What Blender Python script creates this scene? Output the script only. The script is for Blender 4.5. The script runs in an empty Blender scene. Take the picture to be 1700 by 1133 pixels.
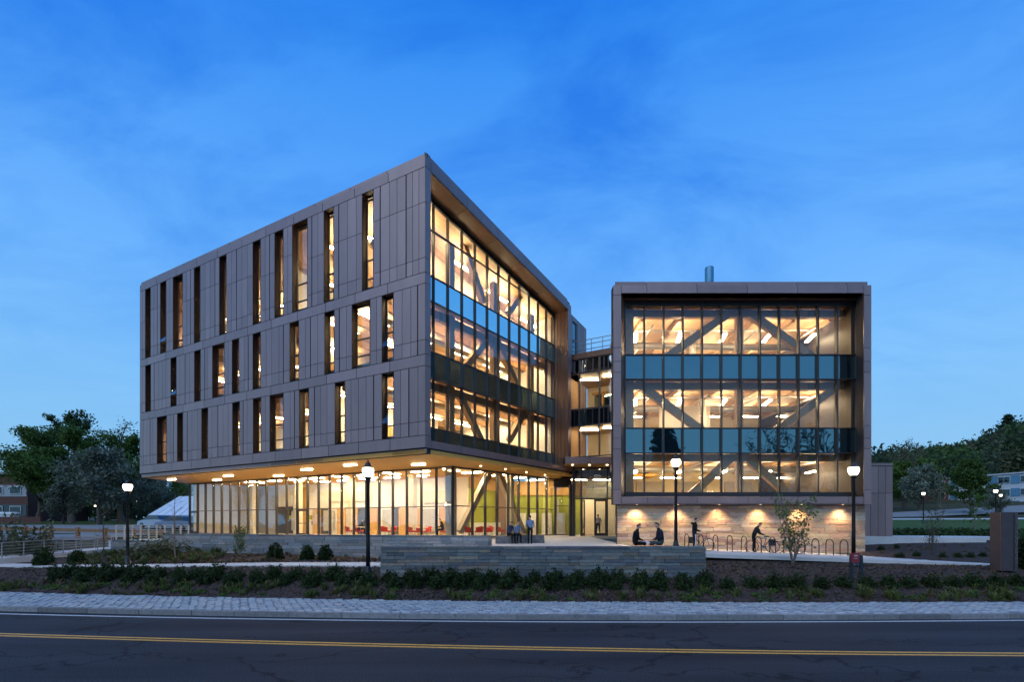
import bpy, bmesh, math, random
import numpy as np
from mathutils import Vector, Matrix, noise

random.seed(11)
sc = bpy.context.scene
COL = sc.collection
RAD = math.radians

# ------------------------------------------------------------------ camera
FPX, CX, HY = 800.0, 850.0, 868.0            # focal length, centre and horizon of the photograph in its pixels
cam = bpy.data.cameras.new('camera')
cam_ob = bpy.data.objects.new('camera', cam)
COL.objects.link(cam_ob)
cam_ob.location = (0, 0, 0)
cam_ob.rotation_euler = (RAD(90), 0, 0)
cam.sensor_width = 36.0
cam.lens = FPX / 1700 * 36
cam.shift_y = (HY - 566.5) / 1700
cam.clip_end = 3000
sc.camera = cam_ob

# ------------------------------------------------------------------ sky
world = bpy.data.worlds.new('World')
sc.world = world
world.use_nodes = True
wn, wl = world.node_tree.nodes, world.node_tree.links
wn.clear()
w_out = wn.new('ShaderNodeOutputWorld')
tc = wn.new('ShaderNodeTexCoord')
sep = wn.new('ShaderNodeSeparateXYZ')
wl.new(tc.outputs['Generated'], sep.inputs[0])
ramp = wn.new('ShaderNodeValToRGB')
wl.new(sep.outputs['Z'], ramp.inputs[0])
cr = ramp.color_ramp
stops = [(0.0, (0.230, 0.500, 0.800)), (0.10, (0.235, 0.535, 0.870)), (0.27, (0.205, 0.520, 0.965)), (0.42, (0.142, 0.440, 0.985)), (0.55, (0.086, 0.360, 0.955)),
         (0.64, (0.056, 0.310, 0.925)), (0.74, (0.020, 0.250, 0.875)), (1.0, (0.006, 0.155, 0.70))]
cr.elements[0].position, cr.elements[0].color = stops[0][0], stops[0][1] + (1,)
cr.elements[1].position, cr.elements[1].color = stops[1][0], stops[1][1] + (1,)
for p_, c_ in stops[2:]:
    e_ = cr.elements.new(p_)
    e_.color = c_ + (1,)
# wisps of thin cloud: a noise on a flat layer overhead
addz = wn.new('ShaderNodeMath'); addz.operation = 'ADD'; addz.inputs[1].default_value = 0.35
absz = wn.new('ShaderNodeMath'); absz.operation = 'ABSOLUTE'
wl.new(sep.outputs['Z'], absz.inputs[0]); wl.new(absz.outputs[0], addz.inputs[0])
dv = wn.new('ShaderNodeVectorMath'); dv.operation = 'DIVIDE'
cmb = wn.new('ShaderNodeCombineXYZ')
for i_ in range(3):
    wl.new(addz.outputs[0], cmb.inputs[i_])
wl.new(tc.outputs['Generated'], dv.inputs[0]); wl.new(cmb.outputs[0], dv.inputs[1])
mp = wn.new('ShaderNodeMapping')
mp.inputs['Rotation'].default_value = (0, 0, RAD(60))
mp.inputs['Scale'].default_value = (1.3, 2.5, 0.0)
mp.inputs['Location'].default_value = (0.0, 0.0, 0)
wl.new(dv.outputs[0], mp.inputs[0])
nz = wn.new('ShaderNodeTexNoise')
nz.inputs['Scale'].default_value = 1.5
nz.inputs['Detail'].default_value = 7
nz.inputs['Roughness'].default_value = 0.6
nz.inputs['Distortion'].default_value = 0.5
wl.new(mp.outputs[0], nz.inputs['Vector'])
cr2 = wn.new('ShaderNodeValToRGB')
cr2.color_ramp.elements[0].position = 0.43
cr2.color_ramp.elements[1].position = 0.67
wl.new(nz.outputs['Fac'], cr2.inputs[0])
dark = wn.new('ShaderNodeMix'); dark.data_type = 'RGBA'; dark.blend_type = 'MULTIPLY'
dark.inputs['B'].default_value = (0.18, 0.57, 0.86, 1)
cm = wn.new('ShaderNodeMath'); cm.operation = 'MULTIPLY'; cm.inputs[1].default_value = 0.78
low = wn.new('ShaderNodeMapRange')           # near the horizon the layer thins into an even veil
low.inputs['From Min'].default_value = 0.12; low.inputs['From Max'].default_value = 0.55
wl.new(sep.outputs['Z'], low.inputs['Value'])
cm2 = wn.new('ShaderNodeMath'); cm2.operation = 'MULTIPLY'
wl.new(cr2.outputs['Color'], cm.inputs[0]); wl.new(cm.outputs[0], cm2.inputs[0]); wl.new(low.outputs[0], cm2.inputs[1])
wl.new(cm2.outputs[0], dark.inputs['Factor'])
wl.new(ramp.outputs['Color'], dark.inputs['A'])
bg1 = wn.new('ShaderNodeBackground')
wl.new(dark.outputs['Result'], bg1.inputs[0]); bg1.inputs[1].default_value = 1.0
sky = wn.new('ShaderNodeTexSky')
sky.sky_type = 'NISHITA'; sky.sun_disc = False
sky.sun_elevation = RAD(1.5); sky.sun_rotation = RAD(205)
bg2 = wn.new('ShaderNodeBackground')
wl.new(sky.outputs[0], bg2.inputs[0]); bg2.inputs[1].default_value = 0.02
addw = wn.new('ShaderNodeAddShader')
wl.new(bg1.outputs[0], addw.inputs[0]); wl.new(bg2.outputs[0], addw.inputs[1])
wl.new(addw.outputs[0], w_out.inputs[0])

# ------------------------------------------------------------------ the last daylight: one very soft, low lamp from behind the camera
sun = bpy.data.lights.new('sun', 'SUN')
sun.energy = 1.4
sun.angle = RAD(75)
sun.color = (0.92, 1.0, 0.98)
sun_ob = bpy.data.objects.new('sun', sun)
COL.objects.link(sun_ob)
sun_ob.rotation_euler = Vector((-0.35, -0.62, 0.80)).to_track_quat('Z', 'Y').to_euler()

vs = sc.view_settings
vs.view_transform = 'Standard'; vs.look = 'None'; vs.exposure = 0.0; vs.gamma = 1.0; vs.use_curve_mapping = False
sc.cycles.use_denoising = True
sc.cycles.max_bounces = 10
sc.cycles.diffuse_bounces = 5
sc.cycles.glossy_bounces = 4
sc.cycles.transmission_bounces = 4
sc.cycles.transparent_max_bounces = 24
sc.cycles.sample_clamp_indirect = 6.0
sc.cycles.caustics_reflective = False
sc.cycles.caustics_refractive = False


# ------------------------------------------------------------------ materials
def new_mat(name):
    m = bpy.data.materials.new(name)
    m.use_nodes = True
    return m, m.node_tree.nodes, m.node_tree.links, m.node_tree.nodes['Principled BSDF']


def M(name, col, rough=0.6, var=0.12, scale=3.0, metal=0.0, bump=0.0, bscale=30.0, objvar=0.0, spec=0.4, stretch=None, detail=5, hue=0.0):
    m, n, l, b = new_mat(name)
    b.inputs['Roughness'].default_value = rough
    b.inputs['Metallic'].default_value = metal
    b.inputs['Specular IOR Level'].default_value = spec
    geo = n.new('ShaderNodeNewGeometry')
    vec = geo.outputs['Position']
    if stretch:
        mpn = n.new('ShaderNodeMapping'); mpn.inputs['Scale'].default_value = stretch
        l.new(vec, mpn.inputs[0]); vec = mpn.outputs[0]
    t = n.new('ShaderNodeTexNoise')
    t.inputs['Scale'].default_value = scale; t.inputs['Detail'].default_value = detail
    l.new(vec, t.inputs['Vector'])
    mr = n.new('ShaderNodeMapRange')
    mr.inputs['From Min'].default_value = 0.25; mr.inputs['From Max'].default_value = 0.75
    mr.inputs['To Min'].default_value = 1 - var; mr.inputs['To Max'].default_value = 1 + var
    l.new(t.outputs['Fac'], mr.inputs['Value'])
    fac = mr.outputs[0]
    colout = None
    if objvar or hue:
        oi = n.new('ShaderNodeObjectInfo')
        mr2 = n.new('ShaderNodeMapRange')
        mr2.inputs['To Min'].default_value = 1 - objvar; mr2.inputs['To Max'].default_value = 1 + objvar
        l.new(oi.outputs['Random'], mr2.inputs['Value'])
        mm = n.new('ShaderNodeMath'); mm.operation = 'MULTIPLY'
        l.new(fac, mm.inputs[0]); l.new(mr2.outputs[0], mm.inputs[1]); fac = mm.outputs[0]
    vm = n.new('ShaderNodeVectorMath'); vm.operation = 'SCALE'
    vm.inputs[0].default_value = col
    l.new(fac, vm.inputs['Scale'])
    colout = vm.outputs[0]
    if hue:
        hs = n.new('ShaderNodeHueSaturation')
        t3 = n.new('ShaderNodeMath'); t3.operation = 'MULTIPLY_ADD'; t3.inputs[1].default_value = 7.31; t3.inputs[2].default_value = 0.0
        l.new(oi.outputs['Random'], t3.inputs[0])
        fr = n.new('ShaderNodeMath'); fr.operation = 'FRACT'; l.new(t3.outputs[0], fr.inputs[0])
        mr3 = n.new('ShaderNodeMapRange'); mr3.inputs['To Min'].default_value = 0.5 - hue; mr3.inputs['To Max'].default_value = 0.5 + hue
        l.new(fr.outputs[0], mr3.inputs['Value']); l.new(mr3.outputs[0], hs.inputs['Hue'])
        l.new(colout, hs.inputs['Color']); colout = hs.outputs[0]
    l.new(colout, b.inputs['Base Color'])
    if bump:
        t2 = n.new('ShaderNodeTexNoise'); t2.inputs['Scale'].default_value = bscale; t2.inputs['Detail'].default_value = 4
        l.new(vec, t2.inputs['Vector'])
        bp = n.new('ShaderNodeBump'); bp.inputs['Strength'].default_value = bump; bp.inputs['Distance'].default_value = 0.02
        l.new(t2.outputs['Fac'], bp.inputs['Height']); l.new(bp.outputs[0], b.inputs['Normal'])
    return m


def emit(name, col, strength):
    m = bpy.data.materials.new(name); m.use_nodes = True
    n, l = m.node_tree.nodes, m.node_tree.links
    n.clear()
    o = n.new('ShaderNodeOutputMaterial'); e = n.new('ShaderNodeEmission')
    e.inputs[0].default_value = col + (1,); e.inputs[1].default_value = strength
    l.new(e.outputs[0], o.inputs[0])
    return m


def glass(name, tint=(0.9, 0.93, 0.92), base=0.05, power=1.0, rough=0.0):
    """window glass: lets light straight through, mirrors more at a grazing angle"""
    m = bpy.data.materials.new(name); m.use_nodes = True
    n, l = m.node_tree.nodes, m.node_tree.links
    n.clear()
    o = n.new('ShaderNodeOutputMaterial'); t = n.new('ShaderNodeBsdfTransparent'); g = n.new('ShaderNodeBsdfGlossy')
    t.inputs[0].default_value = tint + (1,)
    g.inputs['Roughness'].default_value = rough
    g.inputs[0].default_value = (0.92, 0.95, 1.0, 1)
    lw = n.new('ShaderNodeLayerWeight'); lw.inputs[0].default_value = 0.5
    pw = n.new('ShaderNodeMath'); pw.operation = 'POWER'; pw.inputs[1].default_value = 4.0
    l.new(lw.outputs['Facing'], pw.inputs[0])
    ma = n.new('ShaderNodeMath'); ma.operation = 'MULTIPLY_ADD'; ma.inputs[1].default_value = power; ma.inputs[2].default_value = base
    ma.use_clamp = True
    l.new(pw.outputs[0], ma.inputs[0])
    # panes are never quite flat: a faint long wave, different for each pane
    geo = n.new('ShaderNodeNewGeometry'); oi = n.new('ShaderNodeObjectInfo')
    sc4 = n.new('ShaderNodeVectorMath'); sc4.operation = 'MULTIPLY_ADD'; sc4.inputs[1].default_value = (40, 40, 40)
    cmb4 = n.new('ShaderNodeCombineXYZ')
    for k in range(3): l.new(oi.outputs['Random'], cmb4.inputs[k])
    l.new(cmb4.outputs[0], sc4.inputs[0]); l.new(geo.outputs['Position'], sc4.inputs[2])
    wv = n.new('ShaderNodeTexNoise'); wv.inputs['Scale'].default_value = 0.7; wv.inputs['Detail'].default_value = 1.0
    l.new(sc4.outputs[0], wv.inputs['Vector'])
    bp = n.new('ShaderNodeBump'); bp.inputs['Strength'].default_value = 0.6; bp.inputs['Distance'].default_value = 0.02
    l.new(wv.outputs['Fac'], bp.inputs['Height']); l.new(bp.outputs[0], g.inputs['Normal'])
    mx = n.new('ShaderNodeMixShader')
    l.new(ma.outputs[0], mx.inputs[0]); l.new(t.outputs[0], mx.inputs[1]); l.new(g.outputs[0], mx.inputs[2])
    l.new(mx.outputs[0], o.inputs[0])
    return m


def opaque_glass(name, col, base, power=1.2):
    m = bpy.data.materials.new(name); m.use_nodes = True
    n, l = m.node_tree.nodes, m.node_tree.links
    n.clear()
    o = n.new('ShaderNodeOutputMaterial'); t = n.new('ShaderNodeBsdfDiffuse'); g = n.new('ShaderNodeBsdfGlossy')
    t.inputs[0].default_value = col + (1,); g.inputs['Roughness'].default_value = 0.015
    g.inputs[0].default_value = (0.62, 0.95, 1.0, 1)
    lw = n.new('ShaderNodeLayerWeight'); lw.inputs[0].default_value = 0.5
    pw = n.new('ShaderNodeMath'); pw.operation = 'POWER'; pw.inputs[1].default_value = 4.0
    l.new(lw.outputs['Facing'], pw.inputs[0])
    ma = n.new('ShaderNodeMath'); ma.operation = 'MULTIPLY_ADD'; ma.inputs[1].default_value = power; ma.inputs[2].default_value = base
    ma.use_clamp = True
    l.new(pw.outputs[0], ma.inputs[0])
    # panes are never quite flat: a faint long wave, different for each pane
    geo = n.new('ShaderNodeNewGeometry'); oi = n.new('ShaderNodeObjectInfo')
    sc4 = n.new('ShaderNodeVectorMath'); sc4.operation = 'MULTIPLY_ADD'; sc4.inputs[1].default_value = (40, 40, 40)
    cmb4 = n.new('ShaderNodeCombineXYZ')
    for k in range(3): l.new(oi.outputs['Random'], cmb4.inputs[k])
    l.new(cmb4.outputs[0], sc4.inputs[0]); l.new(geo.outputs['Position'], sc4.inputs[2])
    wv = n.new('ShaderNodeTexNoise'); wv.inputs['Scale'].default_value = 0.7; wv.inputs['Detail'].default_value = 1.0
    l.new(sc4.outputs[0], wv.inputs['Vector'])
    bp = n.new('ShaderNodeBump'); bp.inputs['Strength'].default_value = 0.6; bp.inputs['Distance'].default_value = 0.02
    l.new(wv.outputs['Fac'], bp.inputs['Height']); l.new(bp.outputs[0], g.inputs['Normal'])
    mx = n.new('ShaderNodeMixShader')
    l.new(ma.outputs[0], mx.inputs[0]); l.new(t.outputs[0], mx.inputs[1]); l.new(g.outputs[0], mx.inputs[2])
    l.new(mx.outputs[0], o.inputs[0])
    return m


def wood_mat(name, col, plank=0.18, direction=(0.0, 0.0), rough=0.5, var=0.18):
    """boards: fine stretched grain and a faint joint line every plank width, running along an angle in plan"""
    m, n, l, b = new_mat(name)
    b.inputs['Roughness'].default_value = rough
    geo = n.new('ShaderNodeNewGeometry')
    mpn = n.new('ShaderNodeMapping'); mpn.inputs['Rotation'].default_value = (0, 0, direction[0])
    l.new(geo.outputs['Position'], mpn.inputs[0])
    mp2 = n.new('ShaderNodeMapping'); mp2.inputs['Scale'].default_value = (0.5, 7, 7)
    l.new(mpn.outputs[0], mp2.inputs[0])
    t = n.new('ShaderNodeTexNoise'); t.inputs['Scale'].default_value = 1.6; t.inputs['Detail'].default_value = 6
    l.new(mp2.outputs[0], t.inputs['Vector'])
    mr = n.new('ShaderNodeMapRange'); mr.inputs['From Min'].default_value = 0.3; mr.inputs['From Max'].default_value = 0.7
    mr.inputs['To Min'].default_value = 1 - var; mr.inputs['To Max'].default_value = 1 + var
    l.new(t.outputs['Fac'], mr.inputs['Value'])
    sp = n.new('ShaderNodeSeparateXYZ'); l.new(mpn.outputs[0], sp.inputs[0])
    dvn = n.new('ShaderNodeMath'); dvn.operation = 'DIVIDE'; dvn.inputs[1].default_value = plank; l.new(sp.outputs['Y'], dvn.inputs[0])
    fr = n.new('ShaderNodeMath'); fr.operation = 'FRACT'; l.new(dvn.outputs[0], fr.inputs[0])
    gt = n.new('ShaderNodeMath'); gt.operation = 'GREATER_THAN'; gt.inputs[1].default_value = 0.06; l.new(fr.outputs[0], gt.inputs[0])
    mr2 = n.new('ShaderNodeMapRange'); mr2.inputs['To Min'].default_value = 0.62; mr2.inputs['To Max'].default_value = 1.0
    l.new(gt.outputs[0], mr2.inputs['Value'])
    mm = n.new('ShaderNodeMath'); mm.operation = 'MULTIPLY'; l.new(mr.outputs[0], mm.inputs[0]); l.new(mr2.outputs[0], mm.inputs[1])
    vm = n.new('ShaderNodeVectorMath'); vm.operation = 'SCALE'; vm.inputs[0].default_value = col
    l.new(mm.outputs[0], vm.inputs['Scale']); l.new(vm.outputs[0], b.inputs['Base Color'])
    return m


def leaf_mat(name, col, var=0.45, objvar=0.2, scale=1.2):
    m = M(name, col, rough=0.65, var=var, scale=scale, objvar=objvar, spec=0.2, detail=3)
    n, l = m.node_tree.nodes, m.node_tree.links
    b = n['Principled BSDF']; out = n['Material Output']
    tr = n.new('ShaderNodeBsdfTranslucent')
    l.new(b.inputs['Base Color'].links[0].from_socket, tr.inputs[0])
    mx = n.new('ShaderNodeMixShader'); mx.inputs[0].default_value = 0.25
    l.new(b.outputs[0], mx.inputs[1]); l.new(tr.outputs[0], mx.inputs[2]); l.new(mx.outputs[0], out.inputs[0])
    return m


CLAD = M('clad_panel', (0.258, 0.172, 0.165), rough=0.36, var=0.10, scale=2.0, objvar=0.13, spec=0.8, metal=0.25, stretch=(1, 1, 0.25))
CLAD_DK = M('clad_shadow_joint', (0.028, 0.024, 0.026), rough=0.8)
COPPER = M('reveal_brown', (0.15, 0.075, 0.045), rough=0.38, var=0.15, scale=2, spec=0.5, objvar=0.12, stretch=(1, 1, 0.2))
FRAME = M('dark_frame', (0.030, 0.027, 0.030), rough=0.4, var=0.1, spec=0.5)
FRAME2 = M('bronze_frame', (0.075, 0.055, 0.050), rough=0.4, var=0.1, spec=0.5)
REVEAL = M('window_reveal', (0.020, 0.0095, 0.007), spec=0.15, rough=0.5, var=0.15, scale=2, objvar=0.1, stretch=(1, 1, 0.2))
SOFFIT = wood_mat('soffit_wood', (0.78, 0.40, 0.085), plank=0.14, direction=(RAD(28),), rough=0.45, var=0.10)
CEIL = wood_mat('ceiling_wood', (0.60, 0.40, 0.25), plank=0.30, direction=(RAD(-53),), var=0.12)
CEIL_R = wood_mat('ceiling_wood_frontal', (0.58, 0.37, 0.20), plank=0.30, direction=(RAD(90),), var=0.12)
GLULAM = wood_mat('glulam', (0.40, 0.25, 0.13), plank=5.0, direction=(0.4,), var=0.15)
WHITE_IN = M('interior_white', (0.78, 0.74, 0.66), rough=0.7, var=0.04)
CREAM_IN = M('interior_cream', (0.74, 0.66, 0.48), rough=0.7, var=0.05)
GREEN_IN = M('interior_green', (0.33, 0.37, 0.05), rough=0.7, var=0.06)
WOOD_IN = M('interior_oak', (0.55, 0.32, 0.10), rough=0.5, var=0.12, scale=2, stretch=(6, 6, 0.6))
FLOOR_IN = M('interior_floor', (0.50, 0.44, 0.36), rough=0.35, var=0.06)
FLOOR_UP = M('interior_carpet', (0.20, 0.18, 0.16), rough=0.9, var=0.1)
CONC_IN = M('interior_concrete', (0.42, 0.40, 0.37), rough=0.7, var=0.1)
DUCT = M('duct_metal', (0.62, 0.62, 0.60), rough=0.35, metal=0.6, var=0.05)
SPANDREL = opaque_glass('spandrel_glass', (0.006, 0.014, 0.020), 0.25, 0.9)
SPANDREL_L = opaque_glass('spandrel_glass_courtyard', (0.010, 0.018, 0.024), 0.80, 0.2)
SPANDREL_DK = opaque_glass('spandrel_glass_dark', (0.010, 0.011, 0.014), 0.05, 0.6)
GLASS = glass('window_glass', (0.93, 0.95, 0.94), 0.075, 0.55)
GLASS_F = glass('gallery_glass', (0.95, 0.96, 0.95), 0.035, 0.5)
GLASS_G = glass('storefront_glass', (0.95, 0.97, 0.96), 0.14, 0.7)
CONCRETE = M('concrete', (0.52, 0.51, 0.49), rough=0.8, var=0.10, scale=1.3, bump=0.15, bscale=60)
CONC_DARK = M('concrete_kerb', (0.22, 0.22, 0.22), rough=0.85, var=0.22, scale=4, bump=0.3, bscale=40)
LIGHT_IN = emit('light_strip_warm', (1.0, 0.76, 0.45), 80.0)
LIGHT_GF = emit('light_strip_lobby', (1.0, 0.79, 0.50), 125.0)
LIGHT_SOFFIT = emit('light_bar', (1.0, 0.74, 0.40), 36.0)
LIGHT_DOT = emit('downlight', (1.0, 0.76, 0.46), 14.0)
LIGHT_WASH = emit('washer_lens', (1.0, 0.70, 0.36), 5.0)
GLOBE = emit('lamp_globe', (1.0, 0.88, 0.70), 4.5)
BLACK = M('black_paint', (0.012, 0.012, 0.013), rough=0.4, var=0.1)
STEEL = M('railing_steel', (0.30, 0.31, 0.32), rough=0.45, metal=0.3, var=0.08)
TAN = M('railing_tan', (0.42, 0.36, 0.29), rough=0.6, var=0.08)

SLATE = [M('slate_%d' % i, c, rough=0.75, var=0.28, scale=6, objvar=0.30, bump=0.5, bscale=14, hue=0.03, stretch=(1, 1, 3))
         for i, c in enumerate([(0.115, 0.135, 0.140), (0.150, 0.155, 0.145), (0.105, 0.115, 0.13), (0.175, 0.150, 0.120)])]
SAND = [M('sandstone_%d' % i, c, rough=0.8, var=0.22, scale=5, objvar=0.22, bump=0.45, bscale=16, hue=0.02, stretch=(1, 1, 3))
        for i, c in enumerate([(0.47, 0.32, 0.20), (0.41, 0.30, 0.22), (0.50, 0.37, 0.23), (0.36, 0.24, 0.165), (0.45, 0.35, 0.27)])]
MORTAR = M('mortar', (0.10, 0.095, 0.09), rough=0.9)
MORTAR_L = M('mortar_light', (0.25, 0.22, 0.19), rough=0.9)
COBBLE = [M('granite_%d' % i, c, rough=0.7, var=0.22, scale=14, objvar=0.28, bump=0.4, bscale=50)
          for i, c in enumerate([(0.33, 0.36, 0.38), (0.27, 0.295, 0.325), (0.38, 0.39, 0.39)])]


# ------------------------------------------------------------------ mesh helpers
class MB:
    def __init__(self):
        self.v, self.f, self.m = [], [], []

    def add(self, vs_, fs_, mi=0):
        o = len(self.v)
        self.v.extend([tuple(p) for p in vs_])
        self.f.extend([tuple(i + o for i in f) for f in fs_])
        self.m.extend([mi] * len(fs_))
        return self

    def hexa(self, a, b, mi=0):
        """a, b: two quads (4 points each), joined into a solid"""
        return self.add(list(a) + list(b), [(3, 2, 1, 0), (4, 5, 6, 7), (0, 1, 5, 4), (1, 2, 6, 5), (2, 3, 7, 6), (3, 0, 4, 7)], mi)

    def box(self, c, s, rz=0.0, mi=0):
        cx, cy, cz = c
        hx, hy, hz = s[0] / 2, s[1] / 2, s[2] / 2
        co, si = math.cos(rz), math.sin(rz)
        def q(z):
            return [(cx + x * co - y * si, cy + x * si + y * co, cz + z) for x, y in ((-hx, -hy), (hx, -hy), (hx, hy), (-hx, hy))]
        return self.hexa(q(-hz), q(hz), mi)

    def extr(self, quad, vec, mi=0):
        vec = Vector(vec)
        return self.hexa([tuple(p) for p in quad], [tuple(Vector(p) + vec) for p in quad], mi)

    def prism(self, poly, z0, z1, mi=0):
        """poly in plan; z0, z1 numbers or lists per vertex"""
        n = len(poly)
        z0 = z0 if isinstance(z0, (list, tuple)) else [z0] * n
        z1 = z1 if isinstance(z1, (list, tuple)) else [z1] * n
        vs_ = [(p[0], p[1], z) for p, z in zip(poly, z0)] + [(p[0], p[1], z) for p, z in zip(poly, z1)]
        fs_ = [tuple(range(n))[::-1], tuple(range(n, 2 * n))] + [(i, (i + 1) % n, n + (i + 1) % n, n + i) for i in range(n)]
        return self.add(vs_, fs_, mi)

    def tube(self, pts, rad, n=8, mi=0, cap=True):
        pts = [Vector(p) for p in pts]
        k = len(pts)
        rad = rad if isinstance(rad, (list, tuple)) else [rad] * k
        vs_, fs_ = [], []
        up = None
        for i, p in enumerate(pts):
            d = (pts[min(i + 1, k - 1)] - pts[max(i - 1, 0)]).normalized()
            if up is None:
                up = Vector((0, 0, 1)) if abs(d.z) < 0.9 else Vector((1, 0, 0))
            x = d.cross(up)
            if x.length < 1e-4:
                x = d.cross(Vector((0, 1, 0.3)))
            x.normalize(); y = x.cross(d).normalized(); up = y
            for j in range(n):
                a = 2 * math.pi * j / n
                vs_.append(p + (x * math.cos(a) + y * math.sin(a)) * rad[i])
        for i in range(k - 1):
            for j in range(n):
                fs_.append((i * n + j, i * n + (j + 1) % n, (i + 1) * n + (j + 1) % n, (i + 1) * n + j))
        if cap:
            fs_.append(tuple(range(n))[::-1]); fs_.append(tuple(range((k - 1) * n, k * n)))
        return self.add(vs_, fs_, mi)

    def lathe(self, prof, n=16, c=(0, 0, 0), mi=0):
        vs_, fs_ = [], []
        for r, z in prof:
            for j in range(n):
                a = 2 * math.pi * j / n
                vs_.append((c[0] + r * math.cos(a), c[1] + r * math.sin(a), c[2] + z))
        for i in range(len(prof) - 1):
            for j in range(n):
                fs_.append((i * n + j, i * n + (j + 1) % n, (i + 1) * n + (j + 1) % n, (i + 1) * n + j))
        fs_.append(tuple(range(n))[::-1]); fs_.append(tuple(range((len(prof) - 1) * n, len(prof) * n)))
        return self.add(vs_, fs_, mi)

    def mesh(self, name, mats, smooth=False):
        me = bpy.data.meshes.new(name)
        me.from_pydata(self.v, [], self.f)
        for m_ in (mats if isinstance(mats, (list, tuple)) else [mats]):
            me.materials.append(m_)
        if any(self.m):
            me.polygons.foreach_set('material_index', self.m)
        if smooth:
            me.polygons.foreach_set('use_smooth', [True] * len(me.polygons))
        me.update()
        return me

    def build(self, name, mats, parent=None, smooth=False):
        return link(name, self.mesh(name, mats, smooth), parent)


def base_of(p):
    """world translation of a chain of empties / meshes that carry no rotation"""
    v = Vector((0, 0, 0))
    while p is not None:
        v += p.location + p.matrix_parent_inverse.to_translation()
        p = p.parent
    return v


def link(name, data, parent=None):
    o = bpy.data.objects.new(name, data)
    COL.objects.link(o)
    if parent is not None:
        o.parent = parent
        o.matrix_parent_inverse = Matrix.Translation(-base_of(parent))
    return o


def child(name, data, parent):
    """a part built in its parent's own space"""
    o = bpy.data.objects.new(name, data)
    COL.objects.link(o)
    o.parent = parent
    return o


def tag(o, label=None, cat=None, group=None, kind=None):
    if label: o['label'] = label
    if cat: o['category'] = cat
    if group: o['group'] = group
    if kind: o['kind'] = kind
    return o


def thing(name, label, cat, loc=(0, 0, 0), rz=0.0, group=None):
    o = bpy.data.objects.new(name, None)
    COL.objects.link(o)
    o.empty_display_size = 0.2
    o.location = loc
    o.rotation_euler = (0, 0, rz)
    return tag(o, label, cat, group)


def copy_tree(root, loc, rz, label, scale=1.0):
    r = root.copy(); COL.objects.link(r)
    r.location = loc; r.rotation_euler = (0, 0, rz); r.scale = (scale,) * 3 if not isinstance(scale, tuple) else scale
    r['label'] = label
    for ch in list(root.children):
        c = ch.copy(); COL.objects.link(c); c.parent = r
        for g in list(ch.children):
            d = g.copy(); COL.objects.link(d); d.parent = c
    return r


_cube = {}
def piece(name, parent, c, s, rz, m, rx=0.0):
    """one box-shaped piece; alike pieces share one mesh"""
    key = m.name
    if key not in _cube:
        _cube[key] = MB().box((0, 0, 0), (1, 1, 1)).mesh('piece_' + key, m)
    o = link(name, _cube[key], parent)
    o.location = c
    o.rotation_euler = (rx, 0, rz)
    o.scale = s
    return o


_rough = {}
def rough_piece(name, parent, c, s, rz, m, k):
    key = (m.name, k)
    if key not in _rough:
        rnd = random.Random(k * 7 + 3)
        mb = MB()
        e = 0.46
        def ring(h, z, j):
            return [(sx * (h + rnd.uniform(-j, j)), sy * (h + rnd.uniform(-j, j)), z) for sx, sy in ((-1, -1), (1, -1), (1, 1), (-1, 1))]
        a, b_, c_, d = ring(e, -0.5, .01), ring(0.5, -0.42, .012), ring(0.5, 0.42, .012), ring(e, 0.5, .01)
        vs_ = a + b_ + c_ + d
        fs_ = [(3, 2, 1, 0), (12, 13, 14, 15)]
        for r_ in range(3):
            for j in range(4):
                fs_.append((r_ * 4 + j, r_ * 4 + (j + 1) % 4, r_ * 4 + 4 + (j + 1) % 4, r_ * 4 + 4 + j))
        _rough[key] = mb.add(vs_, fs_).mesh('stone_' + m.name + str(k), m)
    o = link(name, _rough[key], parent)
    o.location = c; o.rotation_euler = (0, 0, rz); o.scale = s
    return o


ORD = ['first', 'second', 'third', 'fourth', 'fifth', 'sixth', 'seventh', 'eighth', 'ninth', 'tenth', 'eleventh', 'twelfth', 'thirteenth',
       'fourteenth', 'fifteenth', 'sixteenth', 'seventeenth', 'eighteenth', 'nineteenth', 'twentieth', 'twenty-first', 'twenty-second',
       'twenty-third', 'twenty-fourth', 'twenty-fifth', 'twenty-sixth', 'twenty-seventh', 'twenty-eighth', 'twenty-ninth', 'thirtieth']


def P(x, y, d):
    """the place at distance d along the view axis that the photograph shows at pixel x, y (camera at the origin)"""
    return Vector(((x - CX) / FPX * d, d, (HY - y) / FPX * d))


def interp(x, xs, ys):
    return float(np.interp(x, xs, ys))

# =================================================================== GROUND
# the street bends gently; X -> distance of its lines from the camera
KX = [-60, -30, -17.2, -10.7, -4.7, 4.6, 16, 30, 60]
KERB = [20.5, 17.8, 16.2, 15.6, 15.0, 14.72, 15.0, 15.6, 17.5]
BX = [-60, -30, -20.9, -12.6, -5.5, 6.4, 18.4, 32, 60]
BACK = [25.0, 21.2, 19.65, 18.4, 17.7, 17.2, 17.3, 17.8, 19.5]
YX = [-60, -30, -13.6, -4.5, 3.5, 11.6, 30, 60]
YEL = [19.0, 15.0, 12.83, 11.94, 11.2, 10.96, 11.5, 13.5]
WHX = [-60, -30, -16.8, -5.5, 4.5, 15.6, 30, 60]
WHI = [20.1, 17.4, 15.8, 14.75, 14.48, 14.72, 15.3, 17.2]
ROADZ, STRIPZ = -3.0, -2.86
def smooth(xs, ys):
    c = np.polyfit(xs[1:-1], ys[1:-1], 4)
    def f(x):
        xc = max(xs[1], min(xs[-2], x))
        v = float(np.polyval(c, xc))
        if x < xs[1]: v += (ys[0] - ys[1]) * (xs[1] - x) / (xs[1] - xs[0])
        if x > xs[-2]: v += (ys[-1] - ys[-2]) * (x - xs[-2]) / (xs[-1] - xs[-2])
        return v
    return f
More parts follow.
